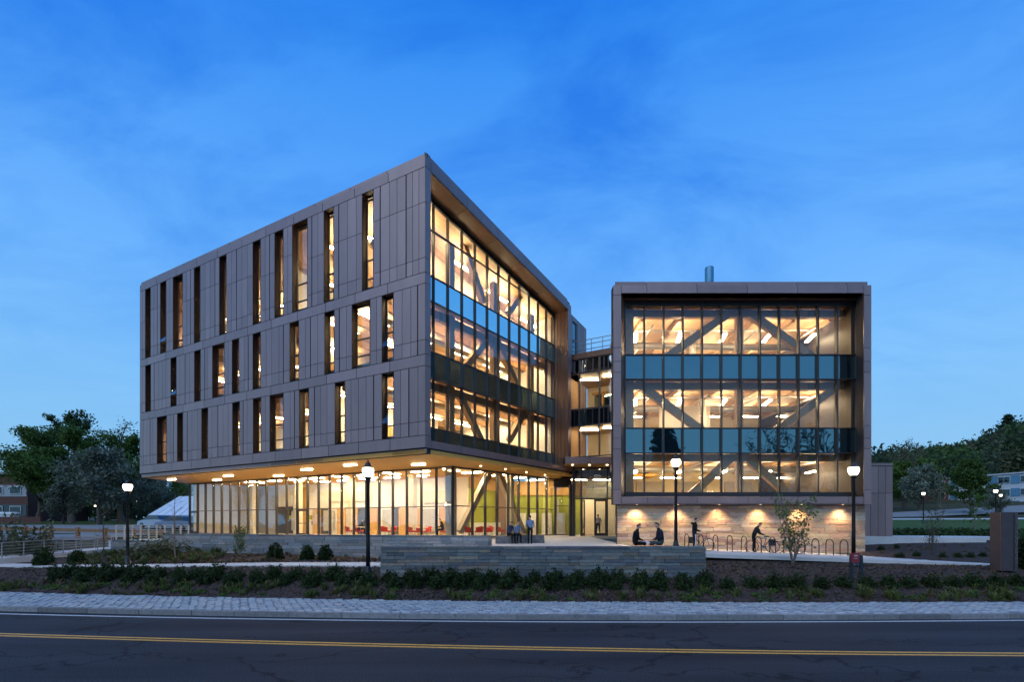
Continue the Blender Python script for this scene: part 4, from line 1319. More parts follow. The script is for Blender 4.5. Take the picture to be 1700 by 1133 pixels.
# services and lights
for zc, zp in ((4.33, 3.85), (8.85, 8.2), (13.42, 12.7)):
    MB().tube([(px0 + .5, YG + 5.2, zp), (px1 - .5, YG + 5.6, zp)], .24, 12).build('duct', DUCT, B, True)
    MB().tube([(px0 + .5, YG + 3.2, zp + .25), (px1 - .5, YG + 3.0, zp + .25)], .05, 8).build('pipe', DUCT, B, True)
    for k in range(4):
        xx = px0 + 2.6 + k * 3.6
        MB().tube([(xx, YG + 2.0, zp + .15), (xx + .25, YG + 9.5, zp + .2)], .045, 8).build('pipe', DUCT, B, True)
MB().tube([(13.3, YG + 4.2, 5.3), (13.3, YG + 4.2, 8.8)], .22, 12).build('duct', WHITE_IN, B, True)
MB().tube([(12.6, YG + 4.2, 9.8), (12.6, YG + 4.2, 13.3)], .20, 12).build('duct', WHITE_IN, B, True)
for ce, zc, drop in zip(ceil, (4.33, 8.85, 13.42), (.95, .80, 1.0)):
    for k in range(5):
        for j in range(2):
            strip_light(ce, (px0 + 1.7 + k * 2.95 + (j % 2) * .8, YG + 3.0 + j * 4.2, zc - drop), 1.5, .12 if j else 1.35, LIGHT_IN, .22, .05)
# stone base with its wall washers
YS = 28.95
SX0, SX1 = (1025 - CX) / FPX * YS, (1436 - CX) / FPX * YS
zt_s = 1.02
core = MB().box(((SX0 + SX1) / 2, YS + .35, -.55), (SX1 - SX0 - .1, .5, 3.1)).build('stone_base', MORTAR_L, B)
gz = lambda s: plaza_z(SX0 + s, YS) - .03
stone_face(core, (SX0, YS + .08), (SX1, YS + .08), gz, zt_s, 0.165, (0.55, 1.7), SAND, .08)
stone_face(core, (SX1 - .02, YS + .08), (SX1 - .02, YS + .9), lambda s: -1.9, zt_s, 0.165, (0.4, .9), SAND, .05)
MB().box(((SX0 + SX1) / 2, YF + .62, zSill0 - .03), (SX1 - SX0 + .35, 1.15, .05)).build('base_soffit', CLAD, B)
for x in (1056, 1124, 1192, 1260, 1328, 1396):
    X = (x - CX) / FPX * (YS - .22)
    dl = MB().lathe([(.05, -.012), (.05, 0)], 12, (X, YS - .40, zSill0 - .052)).build('wall_washer', LIGHT_WASH, B)
    la = bpy.data.lights.new('wall_washer_light', 'SPOT'); la.energy = 340; la.color = (1.0, .66, .32); la.spot_size = RAD(120); la.spot_blend = 1.0; la.shadow_soft_size = .14
    lo = bpy.data.objects.new('wall_washer_light', la); COL.objects.link(lo); lo.location = (X, YS - .46, zSill0 - .16)
    lo.rotation_euler = (RAD(8), 0, 0)
    lo.parent = B; lo.matrix_parent_inverse = Matrix.Translation(-base_of(B))
# low block on the right
blk = MB().box((25.05, 36.05, 1.25), (2.0, 6.0, 5.2)).build('plant_block', CLAD_DK, B)
xs_ = [P(x, 0, 32.9).x for x in (1434, 1446, 1458.6, 1470.5, 1483)]
for a, b_ in zip(xs_[:-1], xs_[1:]):
    for z0, z1 in ((-1.35, 2.0), (2.0, 3.85)):
        fpanel(a, b_, z0, z1, y=32.94, parent=blk)
fpanel(xs_[0], xs_[-1], 3.87, 4.07, y=32.90, parent=blk, name='coping_panel')
fl = MB().lathe([(.30, 0), (.30, 3.2), (.27, 3.25)], 16, ((1177.5 - CX) / FPX * 34, 34, 14.75)).build('flue', M('flue_zinc', (.09, .26, .38), rough=.4, metal=.5, var=.1), B, True)

# =================================================================== glazed link and entrance
GLASS_M = glass('mirror_coated_glass', (0.55, 0.60, 0.62), 0.34, 0.5)
LK0, LK1 = Vector((4.55, 38.75)), Vector((8.6, 36.55))
UL = (LK1 - LK0).normalized(); NL = Vector((UL.y, -UL.x)); RZL = math.atan2(UL.y, UL.x); LL = (LK1 - LK0).length
def FL(s, z, off=0.0):
    p = LK0 + UL * s + NL * off
    return Vector((p.x, p.y, z))
def lbox(mb, s0, s1, z0, z1, o0, o1, mi=0):
    mb.hexa([FL(s0, z0, o0), FL(s1, z0, o0), FL(s1, z0, o1), FL(s0, z0, o1)], [FL(s0, z1, o0), FL(s1, z1, o0), FL(s1, z1, o1), FL(s0, z1, o1)], mi)
lk = MB()
lv = [5.2, 7.7, 8.95, 11.85, 12.95]
for z in lv: lbox(lk, 0, LL, z - .04, z + .04, -.12, .03)
lkp = lk.build('link_curtain_wall', FRAME, B)
for i in range(2):
    mb = MB(); lbox(mb, LL * i / 2 + .01, LL * (i + 1) / 2 - .01, 12.97, 13.42, 0, .12); mb.build('fascia_panel', COPPER, lkp)
mb = MB(); lbox(mb, -.3, LL, 12.99, 13.3, -6, -.02); mb.build('link_roof', CLAD_DK, B)
ls = [0.06] + [s_on(LK0, UL, x) for x in (962, 995, 1017)] + [LL]
for s in ls:
    mb = MB(); lbox(mb, s - .05, s + .05, 5.2, 12.95, -.10, .07); mb.build('mullion', FRAME2, lkp)
for a, b_ in zip(ls[:-1], ls[1:]):
    for k in range(4):
        mb = MB(); lbox(mb, a + .04, b_ - .04, lv[k] + .04, lv[k + 1] - .04, -.05, -.035)
        mb.build('spandrel' if k == 1 else 'pane', SPANDREL_DK if k == 1 else GLASS_M if k == 3 else GLASS, lkp)
    if True:
        for k in (1, 3):
            n_ = 3 if b_ - a > 1.0 else 2
            for i in range(1, n_):
                s = a + (b_ - a) * i / n_
                mb = MB(); lbox(mb, s - .025, s + .025, lv[k], lv[k + 1], -.04, .03); mb.build('mullion', FRAME, lkp)
li = MB()
lbox(li, -.2, LL, 4.2, 13.0, -5.2, -5.0, 0)
for z in (5.0, 9.0): lbox(li, -.2, LL, z - .1, z + .1, -5.0, -.15, 1)
for z in (7.8, 12.0): lbox(li, -.2, LL, z, z + .12, -5.0, -.15, 2)
lbox(li, -.5, -.3, 4.2, 13.0, -5, -.1, 2); lbox(li, LL, LL + .2, 4.2, 13.0, -5, -.1, 0)
lbox(li, .5, 2.2, 9.1, 11.3, -4.98, -4.9, 3); lbox(li, 2.4, 4.2, 9.9, 11.5, -4.98, -4.9, 3)
lbox(li, 1.2, 1.4, 9.1, 11.4, -4.9, -4.8, 4); lbox(li, 2.15, 2.35, 9.1, 11.4, -4.9, -4.8, 4); lbox(li, 0.3, 4.3, 11.3, 11.5, -4.9, -4.8, 4)
li.build('partition', [CREAM_IN, FLOOR_UP, CEIL, SPANDREL, WOOD_IN], B)
for z, s_ in ((7.7, 1.0), (7.7, 3.0), (11.9, 1.0), (11.9, 3.0)):
    p = FL(s_, z, -2.2); strip_light(lkp, p, 1.6, 0.0, LIGHT_IN, .09, .04)
# roof railing on the link
rl = MB()
for z in (13.75, 14.15, 14.5): rl.tube([FL(-.2, z, -.2), FL(LL, z, -.2)], .03, 6)
for i in range(6): rl.tube([FL(LL * i / 5, 13.3, -.2), FL(LL * i / 5, 14.5, -.2)], .03, 6)
rl.build('roof_railing', STEEL, B)
# canopy
cxa, cxb, cyf = P(938.4, 0, 35.9).x, P(1018, 0, 35.9).x + .3, 35.9
cz0, cz1 = (HY - 770.5) / FPX * cyf, (HY - 758.8) / FPX * cyf
can = MB().box(((cxa + cxb) / 2, cyf + 1.6, (cz0 + cz1) / 2 + .02), (cxb - cxa - .06, 3.0, cz1 - cz0 - .06)).build('canopy', CLAD_DK, B)
for a, b_ in ((cxa, P(980, 0, cyf).x), (P(980, 0, cyf).x, cxb)):
    fpanel(a, b_, cz0, cz1, y=cyf + .02, parent=can)
MB().box(((cxa + cxb) / 2, cyf + 1.6, cz0 + .005), (cxb - cxa - .02, 3.05, .03)).build('canopy_soffit', SOFFIT, can)
for x in (950.5, 978.5, 1008):
    p = P(x, 0, cyf + .55)
    MB().lathe([(.075, -.03), (.075, 0)], 10, (p.x, p.y, cz0 - .012)).build('downlight', LIGHT_DOT, can)
# entrance screen
YE = 38.0
ex = lambda x: (x - CX) / FPX * YE
ez = lambda y: (HY - y) / FPX * YE
en = MB()
for y, h in ((796.3, .06), (828.9, .10), (778, .12)):
    en.box(((ex(952) + ex(1024)) / 2, YE, ez(y)), (ex(1024) - ex(952), .10, h))
enp = en.build('entrance_screen', FRAME, B)
for x, w in ((952.5, .22), (964.5, .10), (1008, .10), (1024, .12)):
    piece('mullion', enp, (ex(x), YE, (FZ + ez(776)) / 2), (w, .16, ez(776) - FZ), 0, FRAME)
xsn = [952.5, 964.5, 1008, 1024]
for a, b_ in zip(xsn[:-1], xsn[1:]):
    for ya, yb in ((795.8, 779), (828, 797)):
        piece('pane', enp, ((ex(a) + ex(b_)) / 2, YE, (ez(ya) + ez(yb)) / 2), (ex(b_) - ex(a) - .1, .015, ez(yb) - ez(ya) - .02), 0, GLASS_M)
for a, b_ in ((952.5, 964.5), (1008, 1024)):
    piece('pane', enp, ((ex(a) + ex(b_)) / 2, YE, (FZ + ez(829)) / 2), (ex(b_) - ex(a) - .1, .015, ez(829) - FZ - .1), 0, GLASS_G)
def door(x0, x1, rz, hinge):
    d = MB(); w = ex(x1) - ex(x0); h = ez(830) - FZ
    for sx in (.07, w - .07): d.box((sx, 0, h / 2), (.14, .06, h), 0)
    for z, hh in ((.12, .24), (h - .08, .16)): d.box((w / 2, 0, z), (w - .28, .058, hh), 0)
    o = d.build('door', FRAME, enp)
    o.location = (ex(x0), YE, FZ + .01); o.rotation_euler = (0, 0, rz)
    g = MB().box((w / 2, 0, h / 2 + .05), (w - .28, .012, h - .45)).mesh('pane', GLASS_G); child('pane', g, o)
    hd = MB().tube([(w - .2, -.08, .8), (w - .2, -.08, 1.5)], .016, 6).mesh('handle', STEEL); child('handle', hd, o)
door(986.5, 1007.5, 0, 0)
door(966, 986, RAD(68), 0)
# lobby behind the entrance
lb = MB()
lb.box((7.2, 44.5, 1.2), (8.0, .2, 4.8), 0, 0); lb.box((3.9, 42.8, .4), (.2, 3.4, 3.2), 0, 1); lb.box((9.6, 41.5, 1.2), (.2, 6, 4.8), 0, 1)
lb.box((7.2, 41.4, 3.75), (8.5, 6.4, .2), 0, 2); lb.box((6.4, 40.6, FZ - .1), (9.5, 6.4, .18), 0, 3)
lb.box((8.3, 44.3, .6), (1.2, .15, 3.0), 0, 2); lb.box((6.0, 44.3, -.75), (3.0, .3, .5), 0, 4)
lb.build('partition', [WHITE_IN, CREAM_IN, SOFFIT, FLOOR_IN, M('orange_bench', (.62, .14, .04), var=.05)], B)
for X in (5.6, 7.6):
    strip_light(enp, (X, 40.8, 3.6), 1.5, .2, LIGHT_GF, .16, .04)
def text(body, size, loc, rot, m, parent, name='lettering', align='LEFT', depth=.006, spacing=None):
    cu = bpy.data.curves.new(name, 'FONT'); cu.body = body; cu.size = size; cu.extrude = depth; cu.align_x = align
    cu.materials.append(m)
    if spacing: cu.space_line = spacing
    tmp = bpy.data.objects.new('tmp', cu); COL.objects.link(tmp)
    me = bpy.data.meshes.new_from_object(tmp.evaluated_get(bpy.context.evaluated_depsgraph_get()))
    bpy.data.objects.remove(tmp)
    o = link(name, me, parent); o.location = loc; o.rotation_euler = rot
    return o
PALE = M('pale_lettering', (.70, .72, .74), rough=.5, var=.02)
text('OLVER DESIGN BUILDING', .27, (ex(967.5), YE - .03, ez(812)), (RAD(90), 0, 0), PALE, enp)
MB().box((ex(950), 38.5, .9), (.35, .6, 4.2)).build('entrance_jamb', CLAD_DK, B)
MB().box((5.1, 39.3, 4.2), (2.2, 1.6, 1.1)).build('entrance_head', CLAD_DK, B)

# =================================================================== VEGETATION
BARK = M('bark', (0.075, 0.060, 0.048), rough=0.9, var=0.3, scale=6, bump=0.5, bscale=15)
BARK_P = M('bark_pale', (0.17, 0.145, 0.12), rough=0.9, var=0.25, scale=8)
LEAF_A = leaf_mat('leaf_spring', (0.070, 0.125, 0.025))
LEAF_B = leaf_mat('leaf_deep', (0.038, 0.070, 0.022))
LEAF_C = leaf_mat('leaf_greyish', (0.14, 0.165, 0.12))
LEAF_D = leaf_mat('leaf_dull', (0.085, 0.092, 0.045))
LEAF_E = leaf_mat('leaf_blossom', (0.20, 0.21, 0.18))
NEEDLE = leaf_mat('needle', (0.025, 0.045, 0.022), var=0.35)
YEW = leaf_mat('yew_leaf', (0.024, 0.044, 0.012), var=0.5, scale=5)
TUFT = leaf_mat('tuft_leaf', (0.085, 0.100, 0.030), var=0.5, scale=2)
TUFT2 = leaf_mat('tuft_dry', (0.16, 0.115, 0.065), var=0.4, scale=2)


def quads(name, cen, size, mat_list, rng, idx=None, up=0.0, aspect=1.6):
    """leaf-sized faces at the given centres, turned every way"""
    n = len(cen)
    cen = np.asarray(cen, float)
    a = rng.normal(size=(n, 3)); a[:, 2] += up
    a /= np.linalg.norm(a, axis=1)[:, None]
    b_ = np.cross(a, rng.normal(size=(n, 3))); b_ /= np.linalg.norm(b_, axis=1)[:, None] + 1e-9
    sz = (np.asarray(size) * rng.uniform(0.6, 1.35, n))[:, None]
    A, Bq = a * sz * aspect / 2, b_ * sz / 2
    v = np.stack([cen - A, cen + Bq * .9, cen + A, cen - Bq * .9], 1).reshape(-1, 3)
    me = bpy.data.meshes.new(name)
    me.vertices.add(4 * n); me.loops.add(4 * n); me.polygons.add(n)
    me.vertices.foreach_set('co', v.ravel())
    me.loops.foreach_set('vertex_index', np.arange(4 * n))
    me.polygons.foreach_set('loop_start', np.arange(0, 4 * n, 4)); me.polygons.foreach_set('loop_total', np.full(n, 4))
    for m in (mat_list if isinstance(mat_list, (list, tuple)) else [mat_list]): me.materials.append(m)
    if idx is not None: me.polygons.foreach_set('material_index', np.asarray(idx, dtype=np.int32))
    me.update(); me.validate()
    return me


def grow(seed, h, spread, trunk_r, bare=0.22, n_limb=9, twigs=4, droop=0.0, upright=0.6):
    """limbs of a broad-leaved tree: returns tube list and twig ends"""
    rnd = random.Random(seed)
    tubes, tips = [], []
    lean = Vector((rnd.uniform(-.05, .05), rnd.uniform(-.05, .05), 1))
    tp = [Vector((0, 0, 0))]
    for i in range(1, 7):
        tp.append(Vector((lean.x * h * i / 7 + rnd.uniform(-.02, .02) * h, lean.y * h * i / 7 + rnd.uniform(-.02, .02) * h, h * .86 * i / 6)))
    tubes.append((tp, [trunk_r * (1.25 if i == 0 else 1 - .145 * i) for i in range(7)], 8))
    for i in range(n_limb):
        f = bare + (0.95 - bare) * (i + rnd.random() * .6) / n_limb
        seg = min(5, int(f * 6 / .999 * .86 / .86)); t = f * 6 - seg
        base = tp[min(seg, 6)].lerp(tp[min(seg + 1, 6)], max(0, min(1, t)))
        ang = i * 2.4 + rnd.uniform(-.4, .4)
        ln = spread * (1.0 - 0.62 * max(0, (f - .35)) / .65) * rnd.uniform(.75, 1.1)
        d = Vector((math.cos(ang), math.sin(ang), upright + .5 * f - droop))
        d.normalize()
        pts = [base]
        for k in range(1, 5):
            d = (d + Vector((rnd.uniform(-.18, .18), rnd.uniform(-.18, .18), rnd.uniform(-.05, .16)))).normalized()
            pts.append(pts[-1] + d * ln / 4)
        r0 = trunk_r * (0.55 - .33 * f)
        tubes.append((pts, [r0 * (1 - .2 * k) + .006 for k in range(5)], 5))
        for k in (2, 3, 4):
            for j in range(twigs if k == 4 else max(1, twigs - 1)):
                d2 = (d * .7 + Vector((rnd.uniform(-1, 1), rnd.uniform(-1, 1), rnd.uniform(-.3, .8)))).normalized()
                l2 = ln * rnd.uniform(.22, .42)
                e = pts[k] + d2 * l2
                tubes.append(([pts[k], pts[k].lerp(e, .5) + Vector((0, 0, l2 * .06)), e], [r0 * .26 + .004, r0 * .16 + .003, .004], 4))
                tips.append((pts[k].lerp(e, .5), l2)); tips.append((e, l2))
    tips.append((tp[-1], spread * .3))
    return tubes, tips


def tree_proto(name, label, seed, h, spread, trunk_r, leaf, n_leaf, leaf_size, clump=0.9, bark=BARK, **kw):
    t = thing(name, label, 'tree', (0, 0, 0))
    tubes, tips = grow(seed, h, spread, trunk_r, **kw)
    mb = MB()
    for p, r, n in tubes: mb.tube(p, r, n, cap=False)
    child('trunk', mb.mesh('trunk', bark, True), t)
    if n_leaf:
        rng = np.random.default_rng(seed)
        tc_ = np.array([tuple(p) for p, l in tips]); tr_ = np.array([max(.25, l) for p, l in tips])
        wts = rng.uniform(.2, 1.0, len(tc_)); wts /= wts.sum()
        pick = rng.choice(len(tc_), n_leaf, p=wts)
        off = rng.normal(size=(n_leaf, 3)); off /= np.linalg.norm(off, axis=1)[:, None]
        off *= (rng.uniform(0, 1, n_leaf) ** .5)[:, None] * tr_[pick][:, None] * clump
        off[:, 2] *= .7
        child('crown', quads('crown', tc_[pick] + off, leaf_size, leaf, rng, up=.4), t)
    return t


def conifer_proto(name, label, seed, h, spread, n_leaf, leaf_size):
    t = thing(name, label, 'tree')
    rnd = random.Random(seed); rng = np.random.default_rng(seed)
    mb = MB(); mb.tube([(0, 0, 0), (0, 0, h * .5), (0, 0, h)], [h * .02, h * .012, .01], 8)
    cen = []
    for i in range(40):
        f = .16 + .82 * i / 40
        z = h * f
        for j in range(5):
            ang = rnd.uniform(0, 6.28); ln = spread * (1 - f) ** .75 * rnd.uniform(.55, 1.1)
            e = Vector((math.cos(ang) * ln, math.sin(ang) * ln, z + ln * rnd.uniform(-.15, .25)))
            mb.tube([(0, 0, z), tuple(e)], [.03, .008], 4, cap=False)
            k = max(4, int(n_leaf / 200))
            for q in range(k):
                u_ = rng.uniform(.25, 1.05)
                cen.append((e.x * u_ + rng.normal() * .09 * spread * .5, e.y * u_ + rng.normal() * .09 * spread * .5, z + (e.z - z) * u_ + rng.normal() * .12))
    child('trunk', mb.mesh('trunk', BARK), t)
    child('crown', quads('crown', cen, leaf_size, NEEDLE, rng, aspect=2.6), t)
    return t


def put(root, X, Y, rz=0.0, scale=1.0, z=None):
    root.location = (X, Y, (ground_z(X, Y) if z is None else z) - .05)
    root.rotation_euler = (0, 0, rz); root.scale = (scale,) * 3
    return root
def gpos(X, Y): return (X, Y, ground_z(X, Y) - .05)

# --- trees behind the left side
tA = put(tree_proto('deciduous_tree', 'tallest feathery tree on the left skyline', 3, 20.0, 6.0, .42, LEAF_B, 9000, .26, clump=.6, n_limb=24, upright=.55, twigs=5), P(118, 0, 82).x, 82)
tB = put(tree_proto('deciduous_tree', 'dense dark green tree at the far left beside the brick building', 5, 13.5, 6.2, .36, LEAF_A, 14000, .24, clump=.95, bare=.10, n_limb=13), P(62, 0, 72).x, 72)
tC = put(tree_proto('deciduous_tree', 'nearly bare tree with fine branches left of the big wing', 8, 17.0, 6.5, .40, LEAF_D, 1500, .22, n_limb=14, twigs=6, bare=.15), P(200, 0, 78).x, 78)
tD = put(tree_proto('flowering_tree', 'pale grey-leaved tree behind the left lamp post', 12, 9.2, 4.6, .25, LEAF_C, 6500, .26, clump=1.0, bare=.12, n_limb=12), P(165, 0, 60).x, 60)
copy_tree(tB, gpos(P(120, 0, 70).x, 70), 1.3, 'broad dark tree in the middle of the left tree group', .98)
copy_tree(tB, gpos(P(205, 0, 74).x, 74), 2.6, 'dark tree directly left of the big wing', .95)
copy_tree(tB, gpos(P(268, 0, 84).x, 84), 4.1, 'dark tree behind the white-roofed shed', .85)
copy_tree(tA, gpos(P(28, 0, 95).x, 95), 2.0, 'feathery tree peeking over the brick building', .62)
copy_tree(tD, gpos(P(255, 0, 66).x, 66), 2.2, 'grey-leaved tree between lamp post and building corner', .70)
copy_tree(tD, gpos(P(105, 0, 62).x, 62), 4.0, 'low grey-leaved tree at the edge of the left tree group', .55)
# --- trees on the right
tE = put(tree_proto('deciduous_tree', 'bright green tree in front of the blue-panelled residence', 21, 11.0, 3.4, .28, LEAF_A, 8000, .26, clump=1.0, bare=.12, n_limb=14), P(1614, 0, 84).x, 84)
copy_tree(tE, gpos(P(1500, 0, 104).x, 104), .7, 'green tree right behind the brown plant block', 1.05)
copy_tree(tE, gpos(P(1535, 0, 112).x, 112), 1.9, 'green tree left of the residence brick end', 1.05)
copy_tree(tD, gpos(P(1528, 0, 96).x, 96), 3.3, 'dull grey-green tree behind the far lamp post', .95)
copy_tree(tD, gpos(P(1655, 0, 77).x, 77), .5, 'small pale tree beside the residence sign', .48)
copy_tree(tC, gpos(P(1508, 0, 120).x, 120), .9, 'bare tree on the ridge above the plant block', .95)
tP = put(conifer_proto('pine_tree', 'tall dark pine standing on the hilltop at the right edge', 4, 17.0, 6.5, 7000, .42), P(1674, 0, 232).x, 232, scale=1.4, z=28.5)
copy_tree(tP, (P(1708, 0, 236).x, 236, 29.5), 1.2, 'second hilltop pine cut by the right edge', 1.3)
# --- trees across the street, seen mirrored in the glass
copy_tree(tP, (27, -27, -3), .4, 'large pine across the street mirrored in the lower glass', 1.22)
copy_tree(tC, (48, -26, -3), 2.0, 'bare tree across the street mirrored in the right glass panels', 1.3)
copy_tree(tC, (57, -29, -3), 3.5, 'rear bare tree across the street mirrored beside the other', 1.3)
copy_tree(tB, (-60, 30, -2.6), .3, 'tree beyond the left edge mirrored in the lobby glazing', .75)
copy_tree(tC, (-74, 37, -2.4), 1.1, 'bare tree beyond the left edge mirrored in the lobby glazing', .7)
copy_tree(tD, (-66, 24, -2.6), 2.4, 'grey tree beyond the left edge mirrored in the lobby glazing', .9)
copy_tree(tB, (36, -34, -3), 1.0, 'round tree across the street mirrored right of the pine', .9)
copy_tree(tB, (18, -30, -3), 2.0, 'dark tree across the street mirrored left of the pine', 1.05)
copy_tree(tB, (-30, -34, -3), 3.0, 'dark tree across the street mirrored in the lobby glass', .95)

# --- wood on the hillside: one far mass of crowns
rng = np.random.default_rng(77)
cen, idx, szs = [], [], []
for i in range(520):
    x = rng.uniform(1240, 1800); d = rng.uniform(118, 330)
    X = P(x, 0, d).x
    gz_ = ground_z(X, d)
    zmax = (HY - np.interp(x, [1240, 1470, 1500, 1550, 1600, 1640, 1680, 1700, 1780], [745, 736, 742, 738, 735, 722, 705, 700, 690]) - rng.uniform(-14, 3)) / FPX * d
    h = rng.uniform(9, 14.5) if x < 1625 else rng.uniform(11, 22); r = rng.uniform(3.2, 5.6)
    if gz_ + 4 > zmax: continue
    h = min(h, zmax - gz_)
    n = 330
    u_ = rng.normal(size=(n, 3)); u_ /= np.linalg.norm(u_, axis=1)[:, None]
    u_ *= (rng.uniform(.55, 1.0, n) * (1 + .25 * np.sin(u_[:, 0] * 5 + i) * np.cos(u_[:, 1] * 4 + 2 * i)))[:, None]
    c = np.stack([X + u_[:, 0] * r, d + u_[:, 1] * r, gz_ + h * .56 + u_[:, 2] * h * .46], 1)
    cen.append(c); idx.append(np.full(n, rng.integers(0, 4)))
    szs.append(np.full(n, (.62 if d < 160 else .8 if d < 240 else 1.1)))
woods = link('hillside_woods', quads('hillside_woods', np.concatenate(cen), np.concatenate(szs), [LEAF_B, LEAF_A, LEAF_D, NEEDLE], rng, np.concatenate(idx), up=.5))
tag(woods, 'dark wooded hillside behind the residence hall', 'woods', kind='stuff')
cen, idx = [], []
for i in range(60):
    x = rng.uniform(-40, 330); d = rng.uniform(88, 130)
    X = P(x, 0, d).x; h = rng.uniform(5, 9); r = rng.uniform(2.5, 4.5); n = 260
    u_ = rng.normal(size=(n, 3)); u_ /= np.linalg.norm(u_, axis=1)[:, None]; u_ *= rng.uniform(.5, 1.0, n)[:, None]
    cen.append(np.stack([X + u_[:, 0] * r, d + u_[:, 1] * r, ground_z(X, d) + h * .5 + u_[:, 2] * h * .5], 1)); idx.append(np.full(n, rng.integers(0, 3)))
w2 = link('background_thicket', quads('background_thicket', np.concatenate(cen), .55, [LEAF_B, LEAF_D, NEEDLE], rng, np.concatenate(idx), up=.5))
tag(w2, 'dark thicket closing the view behind the left trees', 'thicket', kind='stuff')


# --- shrubs
def bush_mesh(name, seed, rx, h, n, leaf, m, spiky=0.3, core=0.45):
    rng = np.random.default_rng(seed)
    u_ = rng.normal(size=(n, 3)); u_[:, 2] = np.abs(u_[:, 2]); u_ /= np.linalg.norm(u_, axis=1)[:, None]
    lobes = 1 + spiky * np.sin(u_[:, 0] * 6 + seed) * np.cos(u_[:, 1] * 7 + seed * 2) + spiky * .6 * rng.normal(size=n) * .5
    rad = (core + (1 - core) * rng.uniform(0, 1, n) ** .6) * lobes
    c = np.stack([u_[:, 0] * rx * rad, u_[:, 1] * rx * rad, u_[:, 2] * h * rad * .95 + .02], 1)
    return quads(name, c, leaf, m, rng, up=.7, aspect=2.2)


def stems(seed, rx, h, n=7):
    rnd = random.Random(seed); mb = MB()
    for i in range(n):
        a = rnd.uniform(0, 6.28); r = rnd.uniform(.3, .8)
        mb.tube([(0, 0, -.05), (math.cos(a) * rx * r * .4, math.sin(a) * rx * r * .4, h * .45), (math.cos(a) * rx * r, math.sin(a) * rx * r, h * .8)], [.014, .010, .004], 4, cap=False)
    return mb.mesh('stems', BARK)


yew_m = [bush_mesh('foliage', 31 + i, .33, .44, 900, .050, YEW, .40) for i in range(5)]
yew_s = [stems(31 + i, .4, .5) for i in range(5)]
def shrub(name, X, Y, label, group, k, sc_=(1, 1, 1), foliage=None, stem=None):
    t = thing(name, label, 'shrub', (X, Y, ground_z(X, Y) - .03), random.uniform(0, 6.28), group)
    t.scale = sc_
    child('foliage', (foliage or yew_m)[k % len(foliage or yew_m)], t)
    child('stems', (stem or yew_s)[k % len(stem or yew_s)], t)
    return t
def shrub_row(x0, x1, n, v, what, group, js=.06, skip=()):
    for i in range(n):
        if i in skip: continue
        X = x0 + (x1 - x0) * i / (n - 1) + random.uniform(-js, js)
        Y = back_y(X) + v + random.uniform(-js, js)
        s_ = random.uniform(.82, 1.18)
        shrub('yew_shrub', X, Y, '%s yew shrub from the left in %s' % (ORD[i], what), group, random.randrange(5), (s_ * random.uniform(.9, 1.15), s_, s_ * random.uniform(.85, 1.15)))
shrub_row(-20.2, -6.3, 17, 1.85, 'the hedge row behind, left of the middle lamp', 'yews of the left rear row')
shrub_row(-19.4, -5.6, 13, 1.22, 'the front row, left of the middle lamp', 'yews of the left front row')
shrub_row(-4.9, 7.5, 16, 1.72, 'the row against the seat wall', 'yews against the seat wall')
shrub_row(-4.5, 8.2, 16, 1.18, 'the front row before the seat wall', 'yews before the seat wall')
shrub_row(9.2, 19.6, 13, 1.30, 'the row right of the seat wall', 'yews right of the seat wall')
round_m = [bush_mesh('foliage', 61 + i, .42, .95, 1100, .07, YEW, .12, .55) for i in range(3)]
round_s = [stems(61 + i, .35, .8) for i in range(3)]
for i, (x, d, s_, lb_) in enumerate(((457, 25.3, .98, 'leftmost of three round clipped bushes against the terrace wall'),
                                     (510, 25.3, .88, 'middle of three round clipped bushes against the terrace wall'),
                                     (540, 25.0, .90, 'rightmost of three round clipped bushes against the terrace wall'),
                                     (72, 24.5, 1.05, 'broad dark bush at the far left of the bed'),
                                     (127, 24.8, .92, 'round dark bush left of the left lamp post'))):
    shrub('round_bush', P(x, 0, d).x, d, lb_, 'round bushes in the bed', i, (s_, s_, s_), round_m, round_s)
olive_m = [bush_mesh('foliage', 91, 1.5, 2.0, 1500, .13, LEAF_D, .5, .25)]
olive_s = [stems(91, 1.4, 1.9, 22)]
shrub('olive_bush', P(38, 0, 28).x, 28, 'large loose olive bush at the left edge before the ramp railing', None, 0, (1.1, 1.1, 1.0), olive_m, olive_s)
shrub('olive_bush', P(262, 0, 27.5).x, 27.5, 'spreading olive shrub beside the left lamp post', None, 0, (1.0, 1, .52), olive_m, olive_s)
shrub('dark_shrub', P(1700, 0, 21.5).x, 21.5, 'dark shrub cut by the right edge beside the pylon sign', None, 1, (1.5, 1.5, 1.6), round_m, round_s)
for i, (x, d) in enumerate(((1495, 26.6), (1522, 27.0), (1565, 26.3), (1590, 26.4), (1612, 26.4), (1632, 26.6), (1462, 29.5), (1488, 30.0))):
    X = P(x, 0, d).x
    shrub('young_shrub', X, d, '%s small green shrub from the left on the mulch bank behind the path' % ORD[i], 'small shrubs on the right bank', i, (.55, .55, .6))
copy_idx = 0
# low hedge along the lawn
hx = [bush_mesh('foliage', 120 + i, .9, .8, 500, .16, LEAF_B, .3) for i in range(2)]
hs = [stems(120, .8, .7)] * 2
for i in range(14):
    X = 26.2 + i * 1.15
    shrub('hedge_shrub', X, 38.4 + .25 * math.sin(i * 1.7), '%s hedge shrub from the left along the lawn edge' % ORD[i], 'hedge along the lawn', i, (1, 1, .8), hx, hs)

